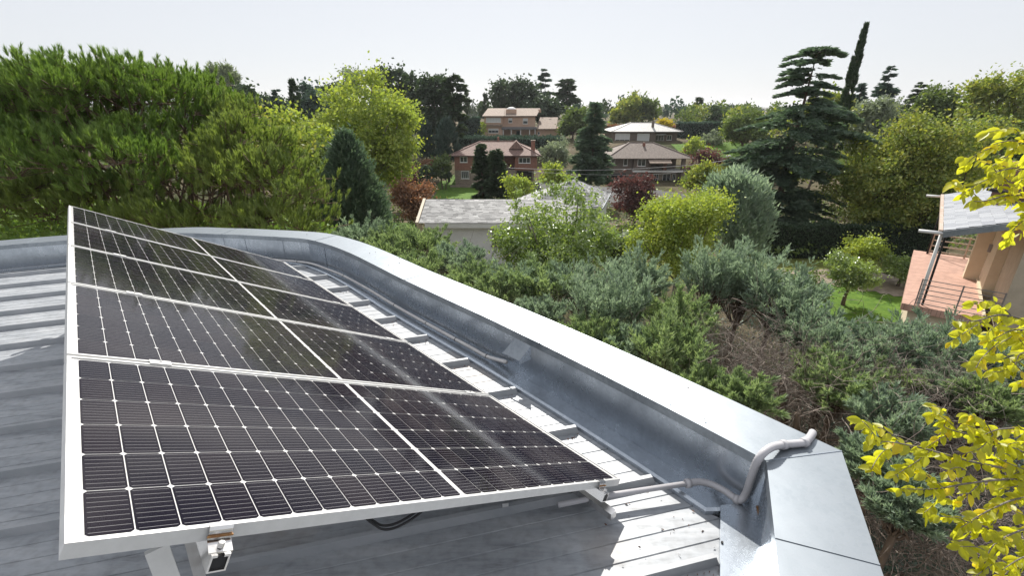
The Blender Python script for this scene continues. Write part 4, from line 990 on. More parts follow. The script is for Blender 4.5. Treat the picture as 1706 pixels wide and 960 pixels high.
def win(root, x0, x1, z0, z1, y, mt=M_WHITE, pane=M_PANE, mull=1, fr=.07, shutter=0., name='window', sill=True):
    """window on a wall facing -y: frame (with mullions), pane, sill, roller shutter"""
    mb = MB(); yo = y - .05
    mb.box((x0, yo, z0), (x1, y, z0 + fr)); mb.box((x0, yo, z1 - fr), (x1, y, z1)); mb.box((x0, yo, z0 + fr), (x0 + fr, y, z1 - fr)); mb.box((x1 - fr, yo, z0 + fr), (x1, y, z1 - fr))
    for i in range(1, mull + 1):
        xm = x0 + (x1 - x0) * i / (mull + 1); mb.box((xm - .03, yo, z0 + fr), (xm + .03, y, z1 - fr))
    w = mb.build(name, mt, root)
    MB().quad((x0 + fr, y - .02, z0 + fr), (x1 - fr, y - .02, z0 + fr), (x1 - fr, y - .02, z1 - fr), (x0 + fr, y - .02, z1 - fr)).build('pane', pane, w)
    if sill: MB().box((x0 - .08, y - .12, z0 - .06), (x1 + .08, y, z0)).build('sill', mt, w)
    if shutter: MB().box((x0 + fr, y - .045, z1 - (z1 - z0) * shutter), (x1 - fr, y - .025, z1 - fr)).build('shutter', M_SHUT, w)
    return w
def hip(x0, x1, y0, y1, z, h, rx0, rx1, th=.12):
    """hip roof solid over a rectangle, ridge from rx0 to rx1"""
    ym = (y0 + y1) / 2
    V = [(x0, y0, z), (x1, y0, z), (x1, y1, z), (x0, y1, z), (x0, y0, z - th), (x1, y0, z - th), (x1, y1, z - th), (x0, y1, z - th), (rx0, ym, z + h), (rx1, ym, z + h)]
    Fq = [[0, 1, 9, 8], [1, 2, 9], [2, 3, 8, 9], [3, 0, 8], [0, 4, 5, 1], [1, 5, 6, 2], [2, 6, 7, 3], [3, 7, 4, 0], [7, 6, 5, 4]]
    return V, Fq
def ridge_caps(roof, x0, x1, y0, y1, z, h, rx0, rx1, mt):
    ym = (y0 + y1) / 2; a = (rx0, ym, z + h + .03); b = (rx1, ym, z + h + .03)
    for p, q in ((a, b), ((x0, y0, z + .03), a), ((x1, y0, z + .03), b), ((x1, y1, z + .03), b), ((x0, y1, z + .03), a)):
        if np.linalg.norm(np.array(p) - q) > .1: MB().bar(p, q, .22, .1).build('ridge_tile', mt, roof)

# --- red brick house
S = 80 / F
o = at(758.75, 309, 80); gz0 = o[2]
bh = thing('brick_house', 'two-storey red brick house with hipped tile roof and brick chimney', 'house', tuple(o))
def bx(px): return (px - 758.75) * S
Wb = bx(894); EV = 4.95
MB().box((0, 0, 2.55), (Wb * .60, 9, EV)).box((Wb * .73, 0, 2.55), (Wb, 9, EV)).box((Wb * .60 + .002, 1.6, 2.55), (Wb * .73 - .002, 9, EV)).build('wall', M_BRICK, bh)
MB().box((.02, .02, -1), (Wb * .75, 8.98, 2.545)).box((Wb * .75 + .001, 1.2, -1), (Wb * .97, 8.98, 2.545)).build('stone_wall', M_STONE, bh)
MB().box((Wb * .60, 0.0, 2.5), (Wb * .73, 1.6, 2.6)).build('balcony_floor', M_STONE, bh)
rl = MB()
for k in range(9): x = Wb * .60 + .05 + k * (Wb * .13 - .1) / 8; rl.box((x - .015, .03, 2.6), (x + .015, .06, 3.5))
rl.box((Wb * .60, .02, 3.5), (Wb * .73, .07, 3.55)); rl.build('balcony_railing', M_NEARBLACK, bh)
rf = obj('roof', *hip(bx(750.8), bx(900), -.7, 9.7, EV, 1.95, bx(800), bx(857)), M_TILE, bh)
ridge_caps(rf, bx(750.8), bx(900), -.7, 9.7, EV, 1.95, bx(800), bx(857), M_TILE)
gb = MB(); g0, g1, gm = bx(848), bx(872), bx(860)
gb.add([(g0, 1.2, EV + .9), (g1, 1.2, EV + .9), (gm, 1.2, EV + 2.2), (g0, 4.5, EV + .9), (g1, 4.5, EV + .9), (gm, 4.5, EV + 2.2)], [[0, 1, 2], [3, 5, 4], [0, 2, 5, 3], [1, 4, 5, 2]])
gb.build('gable', M_TILE, rf)
cx = bx(888); ch = MB().box((cx - .32, 2.0, EV - .2), (cx + .32, 2.7, EV + 2.15)).build('chimney', M_BRICK, rf)
MB().box((cx - .4, 1.92, EV + 2.15), (cx + .4, 2.78, EV + 2.25)).build('chimney_cap', M_STONE, rf)
MB().box((bx(828), 5, EV + 1.5), (bx(831), 5.5, EV + 2.6)).build('chimney', M_BRICK, rf)
zr = lambda zy: (309 - (170 + zy / 6.4)) * S * 1.0
win(bh, bx(768), bx(780), zr(650), zr(590), 0, M_WHITE)
win(bh, bx(769), bx(782), zr(818), zr(738), .02, M_WHITE, mull=3)
win(bh, bx(864), bx(883), zr(657), zr(600), 0, M_WHITE, mull=2)
MB().box((bx(859), 1.12, 0), (bx(886), 1.19, 2.2)).build('garage_door', M_NEARBLACK, bh)
MB().box((-.8, -.9, -.6), (Wb * .72, 0, .05)).build('plinth', M_STONE, bh)

# --- peach house further up the slope
S2 = 115 / F
o = at(807, 232, 115)
ph = thing('peach_house', 'peach rendered house with white porch columns and roof dome', 'house', tuple(o))
zx = lambda a: ((740 + a / 6.4) - 807) * S2
zz = lambda b: (232 - (170 + b / 6.4)) * S2 * .955
MB().box((zx(430), 0, -2), (zx(620), 8, zz(152))).build('wall', M_PEACH, ph)
MB().box((zx(620) + .003, 2.2, -2), (zx(972), 8.5, zz(150))).build('wall', M_PEACH, ph)
MB().box((zx(985), 1, -2), (zx(1235), 8, zz(278))).build('wall', M_PEACH, ph)
V = [(zx(412), -.6, zz(150)), (zx(640), -.6, zz(150)), (zx(640), 8.6, zz(96) + .5), (zx(455), 8.6, zz(96) + .5)]
obj('roof', V + [(a, b, c - .18) for a, b, c in V], [[0, 1, 2, 3], [7, 6, 5, 4], [0, 4, 5, 1], [1, 5, 6, 2], [2, 6, 7, 3], [3, 7, 4, 0]], M_TILE4, ph)
V = [(zx(640) + .01, 1.7, zz(152)), (zx(985), 1.7, zz(150)), (zx(1040), 9, zz(96) + .5), (zx(640) + .01, 9, zz(96) + .5)]
rf2 = obj('roof', V + [(a, b, c - .18) for a, b, c in V], [[0, 1, 2, 3], [7, 6, 5, 4], [0, 4, 5, 1], [1, 5, 6, 2], [2, 6, 7, 3], [3, 7, 4, 0]], M_TILE4, ph)
V = [(zx(980), .4, zz(285)), (zx(1190), .4, zz(285)), (zx(1240), 8.4, zz(172)), (zx(1040), 8.4, zz(172))]
obj('roof', V + [(a, b, c - .18) for a, b, c in V], [[0, 1, 2, 3], [7, 6, 5, 4], [0, 4, 5, 1], [1, 5, 6, 2], [2, 6, 7, 3], [3, 7, 4, 0]], M_TILE4, ph)
dm = MB(); dx = zx(715); n = 12
for k in range(4):
    r_ = 1.15 * math.cos(k / 3 * 1.4); h_ = .55 * math.sin(k / 3 * 1.4)
    dm.v += [(dx + r_ * math.cos(2 * math.pi * i / n), 5 + r_ * math.sin(2 * math.pi * i / n), zz(100) + .35 + h_) for i in range(n)]
dm.f = [[k * n + i, k * n + (i + 1) % n, (k + 1) * n + (i + 1) % n, (k + 1) * n + i] for k in range(3) for i in range(n)] + [[3 * n + i for i in range(n)]]
dm.build('roof_dome', M_WHITE, rf2, True)
MB().box((dx - 1.3, 3.7, zz(100) - .6), (dx + 1.3, 6.3, zz(100) + .36)).build('dome_base', M_PEACH, rf2)
MB().box((zx(1010), 7, zz(120)), (zx(1045), 7.6, zz(85))).build('chimney', M_PEACH, rf2)
MB().box((zx(418), -.5, zz(258)), (zx(625), 0, zz(238))).build('ledge', M_TILE4, ph)
win(ph, zx(450), zx(605), zz(218), zz(168), 0, M_WHITE, pane=M_SHUT, mull=4)
win(ph, zx(472), zx(580), zz(328), zz(283), 0, M_WHITE, mull=2, shutter=.45)
win(ph, zx(684), zx(726), zz(225), zz(176), 2.2, M_WHITE, mull=0, shutter=.5)
win(ph, zx(840), zx(892), zz(237), zz(178), 2.2, M_WHITE, mull=0, shutter=.5)
MB().box((zx(612), -.3, zz(292)), (zx(985), 2.19, zz(268))).build('porch_roof', mat('grey_lead', (.16, .16, .165), rough=.6), ph)
for a in (630, 715, 815, 910, 968): MB().box((zx(a) - .09, -.1, -.3), (zx(a) + .09, .08, zz(292))).build('column', M_WHITE, ph)
MB().box((zx(770), 2.1, -.3), (zx(810), 2.19, zz(310))).build('door', M_PANE, ph)
MB().box((zx(612), -.2, -1.2), (zx(985), 2.19, -.3)).build('porch_floor', M_STONE, ph)
win(ph, zx(1000), zx(1020), zz(350), zz(318), 1, M_WHITE, mull=0)

# --- grey house: front bungalow with brown roof
S3 = 85 / F
o = at(1013, 308, 85)
gh = thing('grey_house', 'dark brown-grey house with brown hipped roof and deep porch', 'house', tuple(o))
gx = lambda a: ((990 + a / 6.856) - 1013) * S3
gzz = lambda b: (308 - (190 + b / 6.856)) * S3 * .965
MB().box((gx(150), .6, -1), (gx(430), 9, gzz(482))).build('wall', M_GREYW, gh)
MB().box((gx(430) + .003, 0, gzz(655)), (gx(618), 9, gzz(482))).build('wall', M_GREYW, gh)
MB().box((gx(618) + .003, 2.6, gzz(655)), (gx(960), 9, gzz(490))).build('wall', M_GREYW, gh)
MB().box((gx(430), 1.0, -1), (gx(965), 9, gzz(660))).build('stone_wall', M_STONE, gh)
MB().box((gx(425), -.3, gzz(660)), (gx(990), 2.6, gzz(640))).build('balcony_floor', M_WHITE, gh)
for a in (600, 785, 990): MB().box((gx(a) - .3, -.1, -1 if a == 990 else gzz(640)), (gx(a) + .3, .5, gzz(505))).build('pillar', M_BRICK if a == 785 else M_GREYW, gh)
rl = MB()
for k in range(22): x = gx(625) + k * (gx(960) - gx(625)) / 21; rl.box((x - .015, -.2, gzz(640)), (x + .015, -.17, gzz(640) + .9))
rl.box((gx(620), -.22, gzz(640) + .9), (gx(965), -.15, gzz(640) + .95)); rl.build('balcony_railing', M_NEARBLACK, gh)
rf = obj('roof', *hip(gx(110), gx(1097), -.6, 9.8, gzz(500), 2.35, gx(430), gx(700)), M_TILE2, gh)
ridge_caps(rf, gx(110), gx(1097), -.6, 9.8, gzz(500), 2.35, gx(430), gx(700), M_TILE2)
V = [(gx(582), -1.6, gzz(545)), (gx(828), -1.6, gzz(545)), (gx(828), 3.6, gzz(545) + 2.1), (gx(582), 3.6, gzz(545) + 2.1)]
obj('porch_roof', V + [(a, b, c - .15) for a, b, c in V], [[0, 1, 2, 3], [7, 6, 5, 4], [0, 4, 5, 1], [1, 5, 6, 2], [2, 6, 7, 3], [3, 7, 4, 0]], M_TILE4, gh)
MB().box((gx(568), 3.2, gzz(460)), (gx(595), 3.6, gzz(345))).build('chimney', M_BRICK, rf)
win(gh, gx(322), gx(368), gzz(590), gzz(510), .6, M_WHITE, mull=0)
win(gh, gx(472), gx(562), gzz(592), gzz(510), 0, M_WHITE, mull=1)
win(gh, gx(180), gx(225), gzz(560), gzz(510), .6, M_WHITE, mull=0)
win(gh, gx(830), gx(900), gzz(590), gzz(520), 2.6, M_WHITE, mull=1)
for a, b in ((690, 740), (790, 880), (900, 940)): win(gh, gx(a), gx(b), gzz(790), gzz(690), 1.0, M_WHITE, mull=1)
MB().box((gx(190), .5, -1), (gx(360), .59, gzz(680))).build('garage_door', M_NEARBLACK, gh)

# --- pale-roofed house behind it
S4 = 108 / F
o = at(1019, 246, 108)
wh = thing('pale_roof_house', 'brown house with pale sunlit hipped roof behind the grey house', 'house', tuple(o))
hx = lambda a: ((990 + a / 6.856) - 1019) * S4
hz_ = lambda b: (246 - (190 + b / 6.856)) * S4 * .955
MB().box((hx(195), 0, -6), (hx(690), 9, hz_(205))).build('wall', M_GREYW, wh)
MB().box((hx(690) + .003, 1.2, -6), (hx(950), 9, hz_(210))).build('wall', M_GREYW, wh)
rf = obj('roof', *hip(hx(172), hx(985), -.7, 9.8, hz_(198), 1.75, hx(450), hx(700)), M_TILE3, wh)
ridge_caps(rf, hx(172), hx(985), -.7, 9.8, hz_(198), 1.75, hx(450), hx(700), M_TILE3)
MB().box((hx(656), 1.6, hz_(165)), (hx(682), 2.0, hz_(85))).build('chimney', M_GREYW, rf)
win(wh, hx(230), hx(395), hz_(340), hz_(220), 0, M_WHITE, mull=2, shutter=.6)
win(wh, hx(480), hx(618), hz_(325), hz_(222), 0, M_WHITE, mull=0, shutter=.95)
win(wh, hx(703), hx(800), hz_(308), hz_(243), 1.2, M_WHITE, mull=2)
win(wh, hx(835), hx(890), hz_(300), hz_(245), 1.2, M_WHITE, mull=1)
V = [(hx(690), .2, hz_(236)), (hx(815), .2, hz_(236)), (hx(815), 1.19, hz_(226)), (hx(690), 1.19, hz_(226))]
obj('awning', V + [(a, b, c - .06) for a, b, c in V], [[0, 1, 2, 3], [7, 6, 5, 4], [0, 4, 5, 1], [1, 5, 6, 2], [2, 6, 7, 3], [3, 7, 4, 0]], M_WHITE, wh)

# --- slates laid piece by piece on a sloping rectangle
SLATE = [(.11, .112, .117), (.20, .202, .207), (.36, .36, .36), (.17, .17, .175), (.48, .48, .475)]
M_SLATE = island_mat('slate', SLATE, rough=.7, bump=.3, bscale=18)
M_SLATE2 = island_mat('blue_slate', [(.20, .215, .245), (.27, .285, .315), (.33, .345, .37), (.24, .255, .285)], rough=.65, bump=.25, bscale=25)
def slate_rows(origin, ex, ey, L, Wd, sw, sh, rng, clip=None):
    """list of slate corner blocks: ex along the eave, ey up the slope"""
    nrm = unit(np.cross(ex, ey)); nrm = nrm if nrm[2] > 0 else -nrm; out = []
    rows = int(Wd / sh) + 1
    for r in range(rows):
        x = -rng.random() * sw
        while x < L:
            w = sw * rng.uniform(.75, 1.25); a = max(0, x) + .004; b = min(L, x + w) - .004
            if b - a > .03:
                y0 = r * sh - rng.uniform(0, .015); y1 = min(Wd, r * sh + sh * 1.35)
                if clip is None or (clip((a + b) / 2, (y0 + y1) / 2)):
                    t0 = .012 + rng.uniform(0, .008)
                    lo = [origin + ex * xx + ey * yy + nrm * z for xx, yy, z in ((a, y0, t0 + .008), (b, y0, t0 + .008), (b, y1, .002), (a, y1, .002))]
                    dn = [q - nrm * .009 for q in lo[:2]]
                    out.append(lo + dn)
            x += w
    return out
def slates_joined(name, blocks, mt, parent):
    V = np.array(blocks).reshape(-1, 3); n = len(blocks); Fq = []
    for i in range(n):
        k = i * 6; Fq += [[k, k + 1, k + 2, k + 3], [k + 4, k + 5, k + 1, k], [k + 5, k + 2, k + 1], [k + 4, k, k + 3]]
    o = obj(name, V - np.array(parent.location) if parent else V, Fq, mt, parent); o['kind'] = 'stuff'; return o

# --- white outbuilding with slate roof in the middle
rng = np.random.default_rng(5)
wb = thing('white_outbuilding', 'low white building with weathered pale slate roof in the middle garden', 'house', (0, 0, 0))
e0 = at(698, 371.5, 30.4); ze = e0[2]; EY = e0[1]
e1 = at_y(880, 371.5, EY); e1 = np.array([e1[0] + 3.5, EY, ze])
r0 = at(699.5, 332, 33.0); run = r0[1] - EY; rise = r0[2] - ze
Lr = e1[0] - e0[0]; ey = unit(np.array([0, run, rise])); ex = np.array([1., 0, 0]); SW = math.hypot(run, rise)
base = obj('roof', [e0, e1, e1 + [0, run, rise], e0 + [0, run, rise], e0 + [0, 2 * run, 0], e1 + [0, 2 * run, 0]], [[0, 1, 2, 3], [3, 2, 5, 4], [0, 3, 4], [1, 5, 2]], M_SLATE, wb)
slates_joined('slates', slate_rows(e0 + [0, -.05, 0], ex, ey, Lr, SW, .34, .17, rng), M_SLATE, wb)
gzo = float(ground_z(e0[0], EY))
MB().box((e0[0] + .8, EY + .35, gzo - .5), (e1[0] - .2, EY + 2 * run - .3, ze - .02)).build('wall', M_WHITE, wb)
MB().box((e0[0] + .35, EY - .02, ze - .34), (e1[0], EY + .3, ze - .03)).build('fascia', M_WHITE, wb)
MB().bar(e0 + [-.12, -.1, -.02], e0 + [-.12, run, rise - .02], .18, .2).build('verge_board', mat('pale_cream', (.66, .58, .46), rough=.8), wb)
MB().box((e0[0] - .35, EY + .9, gzo - .3), (e0[0] - .05, EY + 1.2, ze + .15)).build('gate_post', M_CREAM, wb)
wx = at_y(825, 390, EY + .35)[0]
win(wb, wx - .2, wx + 1.9, ze - 1.6, ze - .55, EY + .35, M_GREYW, mull=1)
# pavilion wing with pyramid slate roof
pk = at(957, 298, 37.5)
pv = {}
def corner(px, py, z): return at_z(px, py, z)
zp = pk[2] - 1.75
A = at_z(1017, 322, zp); Bc = at_z(1003, 347, zp - .02); Cc = at_z(862, 330, zp); Dd = np.array([Cc[0], Bc[1] - .1, zp])
tri = [(Cc, Dd, pk), (Dd, Bc, pk), (Bc, A, pk), (A, Cc, pk)]
obj('roof', [Cc, Dd, Bc, A, pk], [[0, 1, 4], [1, 2, 4], [2, 3, 4], [3, 0, 4]], M_SLATE, wb)
blk = []
for a, b, c in tri[:3] + [tri[3]]:
    ex_ = unit(b - a); Lb = np.linalg.norm(b - a); m_ = c - a; foot = ex_ * (m_ @ ex_); up_ = m_ - foot; Hh = np.linalg.norm(up_); ey_ = unit(up_)
    if np.cross(ex_, ey_)[2] < 0: a, ex_ = b, -ex_; m_ = c - a; foot = ex_ * (m_ @ ex_)
    fx = m_ @ ex_
    blk += slate_rows(a, ex_, ey_, Lb, Hh, .34, .17, rng, clip=lambda x, y: (x > fx * y / Hh + .05) and (x < Lb - (Lb - fx) * y / Hh - .05))
slates_joined('slates', blk, M_SLATE, wb)
poly = [tuple(p[:2] + (pk[:2] - p[:2]) * .09) for p in (Cc, Dd, Bc, A)]
MB().prism(poly, gzo - 2, zp - .03).build('wall', M_WHITE, wb)
for p, q in ((Bc, A), (Dd, Bc)): MB().bar(p + [0, 0, -.06], q + [0, 0, -.06], .1, .12).build('gutter', M_GALV, wb)

# --- house with the tiled terrace on the right
E0 = np.array([14.2, 15.2]); e_ = unit(np.array([19.6, 21.5]) - E0); r_ = np.array([e_[1], -e_[0]])
ZT = CZ - 6.5; ZE = CZ - 3.78
rh = thing('terrace_house', 'cream house with blue slate roof and tiled terrace at the right edge', 'house', (E0[0], E0[1], 0))
def L2(a, q, z): p = e_ * a + r_ * q; return np.array([p[0], p[1], z])          # along the eave, to the right, height
def slab(name, a0, a1, q0, q1, z0, z1, mt, par=None):
    P = [L2(a, q, z) for z in (z0, z1) for a, q in ((a0, q0), (a0, q1), (a1, q1), (a1, q0))]
    return obj(name, P, [[0, 1, 2, 3], [7, 6, 5, 4], [0, 4, 5, 1], [1, 5, 6, 2], [2, 6, 7, 3], [3, 7, 4, 0]], mt, par or rh)
AL = 8.3
slab('terrace_floor', -.1, AL + .3, -.45, 1.72, ZT - .25, ZT, M_TERR)
slab('terrace_floor', 4.7, AL + .3, 1.721, 5, ZT - .25, ZT, M_TERR)
slab('terrace_base', .1, AL + .1, -.2, 1.7, -.5, ZT - .252, M_CREAM)
slab('wall', 2.9, 4.7, 1.70, 6, -.5, ZE + .35, M_CREAM)
slab('wall', .2, 2.895, 2.0, 6, -.5, ZE + .35, M_STUCCO)
slab('skirting', .0, 4.9, 1.64, 1.698, ZT, ZT + .12, M_CREAM)
slab('pillar', 4.75, 5.2, 1.25, 1.7, ZT, ZE + .35, M_CREAM)
slab('wall', AL - 1.5, AL + .2, 3.4, 6, ZT, ZE + 1, M_CREAM)
pitch = math.tan(math.radians(19)); ql = 4.2
P0 = L2(-.25, 0, ZE); eyr = unit(np.array([*(r_), pitch])); exr = np.array([*e_, 0.])
RL = AL + .5; RW = ql / math.cos(math.radians(19))
rp = [P0, P0 + exr * RL, P0 + exr * RL + eyr * RW, P0 + eyr * RW]
nr = unit(np.cross(eyr, exr)); nr = nr if nr[2] > 0 else -nr
V = [p - nr * .01 for p in rp] + [p - nr * .16 for p in rp]
roof_r = obj('roof', V, [[0, 1, 2, 3], [7, 6, 5, 4], [0, 4, 5, 1], [1, 5, 6, 2], [2, 6, 7, 3], [3, 7, 4, 0]], M_WHITE, rh)
# other slope behind the ridge
back = [rp[3], rp[2], rp[2] + np.array([*(r_ * 4), -4 * pitch]), rp[3] + np.array([*(r_ * 4), -4 * pitch])]
obj('roof_back', [p - nr * 0 + [0, 0, .0] for p in back], [[0, 1, 2, 3]], M_SLATE2, rh)
rng = np.random.default_rng(8)
for blkk in slate_rows(P0, exr, eyr, RL, RW, .40, .30, rng):
    V = np.array(blkk); c_ = V[:4].mean(0)
    nrm_up = V if True else V
    so = obj('slate', V - c_, [[0, 1, 2, 3], [4, 0, 1, 5], [5, 1, 2], [4, 3, 0]], M_SLATE2, roof_r); so.location = c_
def rpart(mb, name, mt, par=None, sm=False): return mb.build(name, mt, par or rh, sm)
rpart(MB().bar(P0 + [0, 0, -.03] - np.array([*r_, 0]) * .07, P0 + exr * RL + [0, 0, -.03] - np.array([*r_, 0]) * .07, .1, .1), 'eave_gutter', mat('old_copper', (.42, .30, .23), (.60, .50, .42), rough=.6, scale=6))
for a in (0., RL - .05):
    b0 = P0 + exr * a; rpart(MB().tube([b0 + [0, 0, -.08], b0 - np.array([*r_, 0]) * .62 + [0, 0, -.1]], .055, 8), 'rain_spout', M_WHITE, None, True)
rpart(MB().bar(rp[0] - exr * .02 + [0, 0, -.12], rp[3] - exr * .02 + [0, 0, -.12], .05, .2), 'verge_board', M_GALV)
rpart(MB().tube([L2(.0, -.02, ZE - .1), L2(.0, -.02, ZT - .2)], .05, 8), 'downpipe', M_WHITE, None, True)
rpart(MB().tube([L2(.12, .1, ZE - .1), L2(.12, .1, ZT)], .035, 6), 'post', M_NEARBLACK, None, True)
rpart(MB().tube([L2(8.2, .05, ZE - .1), L2(8.2, .05, ZT)], .035, 6), 'post', M_NEARBLACK, None, True)
M_RAILC = mat('beige_railing', (.55, .45, .36), rough=.6)
for i in range(4): z = ZT + .14 + i * .26; rpart(MB().bar(L2(AL, .1, z), L2(AL, 3.4, z), .035, .045), 'far_rail', M_RAILC)
for q in (.1, 1.35, 2.6): rpart(MB().bar(L2(AL, q, ZT), L2(AL, q, ZT + .98), .05, .05), 'far_post', M_RAILC)
M_RAILG = mat('grey_railing', (.28, .26, .25), rough=.5, metal=.3)
for i in range(6): z = ZT + .1 + i * .17; rpart(MB().bar(L2(-.05, -.1, z), L2(-.05, 1.95, z), .022, .022), 'near_rail', M_RAILG)
for q in (-.1, .95, 1.95): rpart(MB().bar(L2(-.05, q, ZT), L2(-.05, q, ZT + .98), .03, .03), 'near_post', M_RAILG)
for q in (2.9,): 
    c = at(1694, 300, 16.6) - np.array([E0[0], E0[1], 0])
    chm = rpart(MB().box((c[0] - .32, c[1] - .3, c[2] - 1.5), (c[0] + .5, c[1] + .4, c[2] + .62)), 'chimney', mat('brown_metal', (.17, .085, .06), (.24, .13, .095), rough=.7, scale=6), roof_r)
    MB().box((c[0] - .45, c[1] - .42, c[2] - .45), (c[0] + .6, c[1] + .5, c[2] - .35)).build('chimney_flashing', M_NEARBLACK, roof_r)
slab('wall_lamp', 4.2, 4.32, 1.6, 1.69, ZT + 1.3, ZT + 1.6, M_RAILG)

# ------------------------------------------------------------------ hedges
def hedge(label, lm, seed, a, b, w, h, n, leaf, gz=None, cat='hedge'):
    rng = np.random.default_rng(seed); a = np.array(a, float); b = np.array(b, float); L = np.linalg.norm(b - a); d = (b - a) / L; nn = np.array([-d[1], d[0]])
    g0 = ground_z(a[0], a[1]); t = thing('hedge', label, cat, (a[0], a[1], float(g0)))
    s = rng.random(n) * L; f = rng.random(n); y = np.where(f < .33, -w / 2, np.where(f < .5, w / 2, rng.uniform(-w / 2, w / 2, n))); z = np.where(f < .5, rng.random(n) * h, h)
    bumpy = .12 * np.sin(s * 1.7 + seed) + .1 * np.sin(s * 4.1)
    P2 = a + d * s[:, None] + nn * (y + rng.normal(size=n) * .09)[:, None]
    gz_ = ground_z(P2[:, 0], P2[:, 1]) - g0
    C = np.column_stack([P2 - a, gz_ + z * (1 + bumpy / max(h, 1) * .8) + rng.normal(size=n) * .07])
    D = unit(rvec(rng, n) + np.array([0, 0, .5]))
    Ls = leaf * rng.uniform(.6, 1.3, n)
    link('foliage', mesh_data('foliage', *leaves(rng, C, D, Ls, Ls * .5), lm), t)
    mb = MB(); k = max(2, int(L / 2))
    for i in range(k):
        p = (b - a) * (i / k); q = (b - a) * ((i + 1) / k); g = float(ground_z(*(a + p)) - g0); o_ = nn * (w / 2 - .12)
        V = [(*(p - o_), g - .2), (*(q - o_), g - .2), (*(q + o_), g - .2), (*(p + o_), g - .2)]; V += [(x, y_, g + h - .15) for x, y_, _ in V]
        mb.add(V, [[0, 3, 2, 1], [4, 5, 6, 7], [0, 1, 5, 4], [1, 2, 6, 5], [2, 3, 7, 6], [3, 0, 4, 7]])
    mb.build('stems', mat('hedge_inner_shade', (.012, .018, .01), rough=1), t); return t  # near-black filler boxes, coloured for the shade inside the hedge, not stems
g = lambda px, py: gpix(px, py)[:2]
hedge('tall dark clipped hedge below the cedar and locust trees', G_DARK, 201, g(1248, 428), g(1560, 432), 1.4, 2.35, 26000, .13)
hedge('blue-green clipped hedge between the brick house and the peach house', G_DARKB, 202, at(765, 250, 98)[:2], at(940, 252, 98)[:2], 2, 3.2, 9000, .4)
hedge('dark hedge across the far lawn right of the pale-roofed house', G_DARKB, 203, at(1125, 238, 118)[:2], at(1262, 236, 118)[:2], 2, 3.4, 9000, .45)
hedge('low dark hedge in front of the brick house lawn', G_DARKB, 204, at(716, 330, 60)[:2], at(800, 330, 60)[:2], 1.2, 1.3, 4500, .25)
hedge('dark hedge on the left side of the brick house garden', G_DARK, 205, at(655, 292, 74)[:2], at(702, 292, 74)[:2], 2, 2.6, 4000, .35)
hedge('russet low hedge on the slope right of the pale-roofed house', G_BRWN, 206, at(1105, 212, 128)[:2], at(1225, 211, 128)[:2], 1.5, 1.6, 4500, .45)
hedge('short hedge with a pale top right of the pavilion roof', G_MID, 207, at(1012, 375, 31)[:2], at(1070, 378, 29)[:2], 1.4, 1.5, 6000, .14)
hedge('tall dark hedge far left of the peach house', G_DARKB, 208, at(765, 225, 112)[:2], at(800, 225, 112)[:2], 2, 4.5, 4000, .5)
hedge('brown hedge behind the pale-roofed house on the left', G_BRWN, 209, at(1005, 205, 130)[:2], at(1040, 204, 130)[:2], 1.5, 1.6, 2200, .45)

# ------------------------------------------------------------------ near junipers under the parapet
def juniper(label, lm, seed, px, py, wpx, hpx, zc, npl=60, group='junipers beside the building'):
    """feathery shrub whose crown centre is seen at a pixel, crown height zc"""
    rng = np.random.default_rng(seed)
    c = at_z(px, py, zc); t = (c[1]) / ray(px, py)[1]
    w = wpx / F * t; h = hpx / F * t * 1.15; gz = float(ground_z(c[0], c[1]))
    T_ = thing('juniper', label, 'shrub', (c[0], c[1], gz), 0, group); cl = np.array([0, 0, c[2] - gz])
    # plume bases inside an ellipsoid, pointing up and outwards
    d = rvec(rng, npl); d[:, 2] = np.abs(d[:, 2]) * .9 - .25; d = unit(d)
    pb = cl + d * np.array([w * .30, w * .30, h * .28]) * rng.uniform(.3, 1, npl)[:, None]
    ax = unit(d * np.array([.85, .85, .5]) + np.array([0, 0, 1.0 + 1.3 * (hpx > 100)]) + rng.normal(size=(npl, 3)) * .2)
    pl = rng.uniform(.5, 1.25, npl) * (w * .28 + h * .26)
    ns = 26; k = np.repeat(np.arange(npl), ns); s = rng.random(npl * ns) ** .85
    base = pb[k] + ax[k] * (s * pl[k])[:, None] + np.array([0, 0, -.10]) * (s ** 2 * pl[k])[:, None]
    sd = unit(ax[k] * 1.1 + rvec(rng, len(k)) * .7)
    sl = (.10 + .20 * (1 - s)) * np.clip(pl[k] / .8, .5, 1.3)
    nbk = 8; j = np.repeat(np.arange(len(k)), nbk); q = rng.random(len(j))
    C = base[j] + sd[j] * (q * sl[j])[:, None]
    D = unit(sd[j] + rvec(rng, len(j)) * .55 + np.array([0, 0, .15]))
    L = rng.uniform(.04, .09, len(j)) * (1 + .2 * t / 10)
    link('foliage', mesh_data('foliage', *blades(rng, C, D, L, L * .30), lm), T_)
    mb = MB(); mb.tube(curve([(0, 0, -.2), tuple(rng.normal(size=3) * .12 + cl * .5), tuple(cl - [0, 0, h * .15])], 4), np.linspace(.09, .04, 9), 6, False)
    for i in range(0, npl):
        o0 = cl - [0, 0, h * rng.uniform(.15, .45)]; mb.tube(curve([o0, (o0 + pb[i]) / 2 + rng.normal(size=3) * .06, pb[i], pb[i] + ax[i] * pl[i] * .6], 2), np.linspace(.022, .004, 7), 4, False)
    mb.build('stem', M_BARK, T_, True)
    return T_
ZJ = 5.0
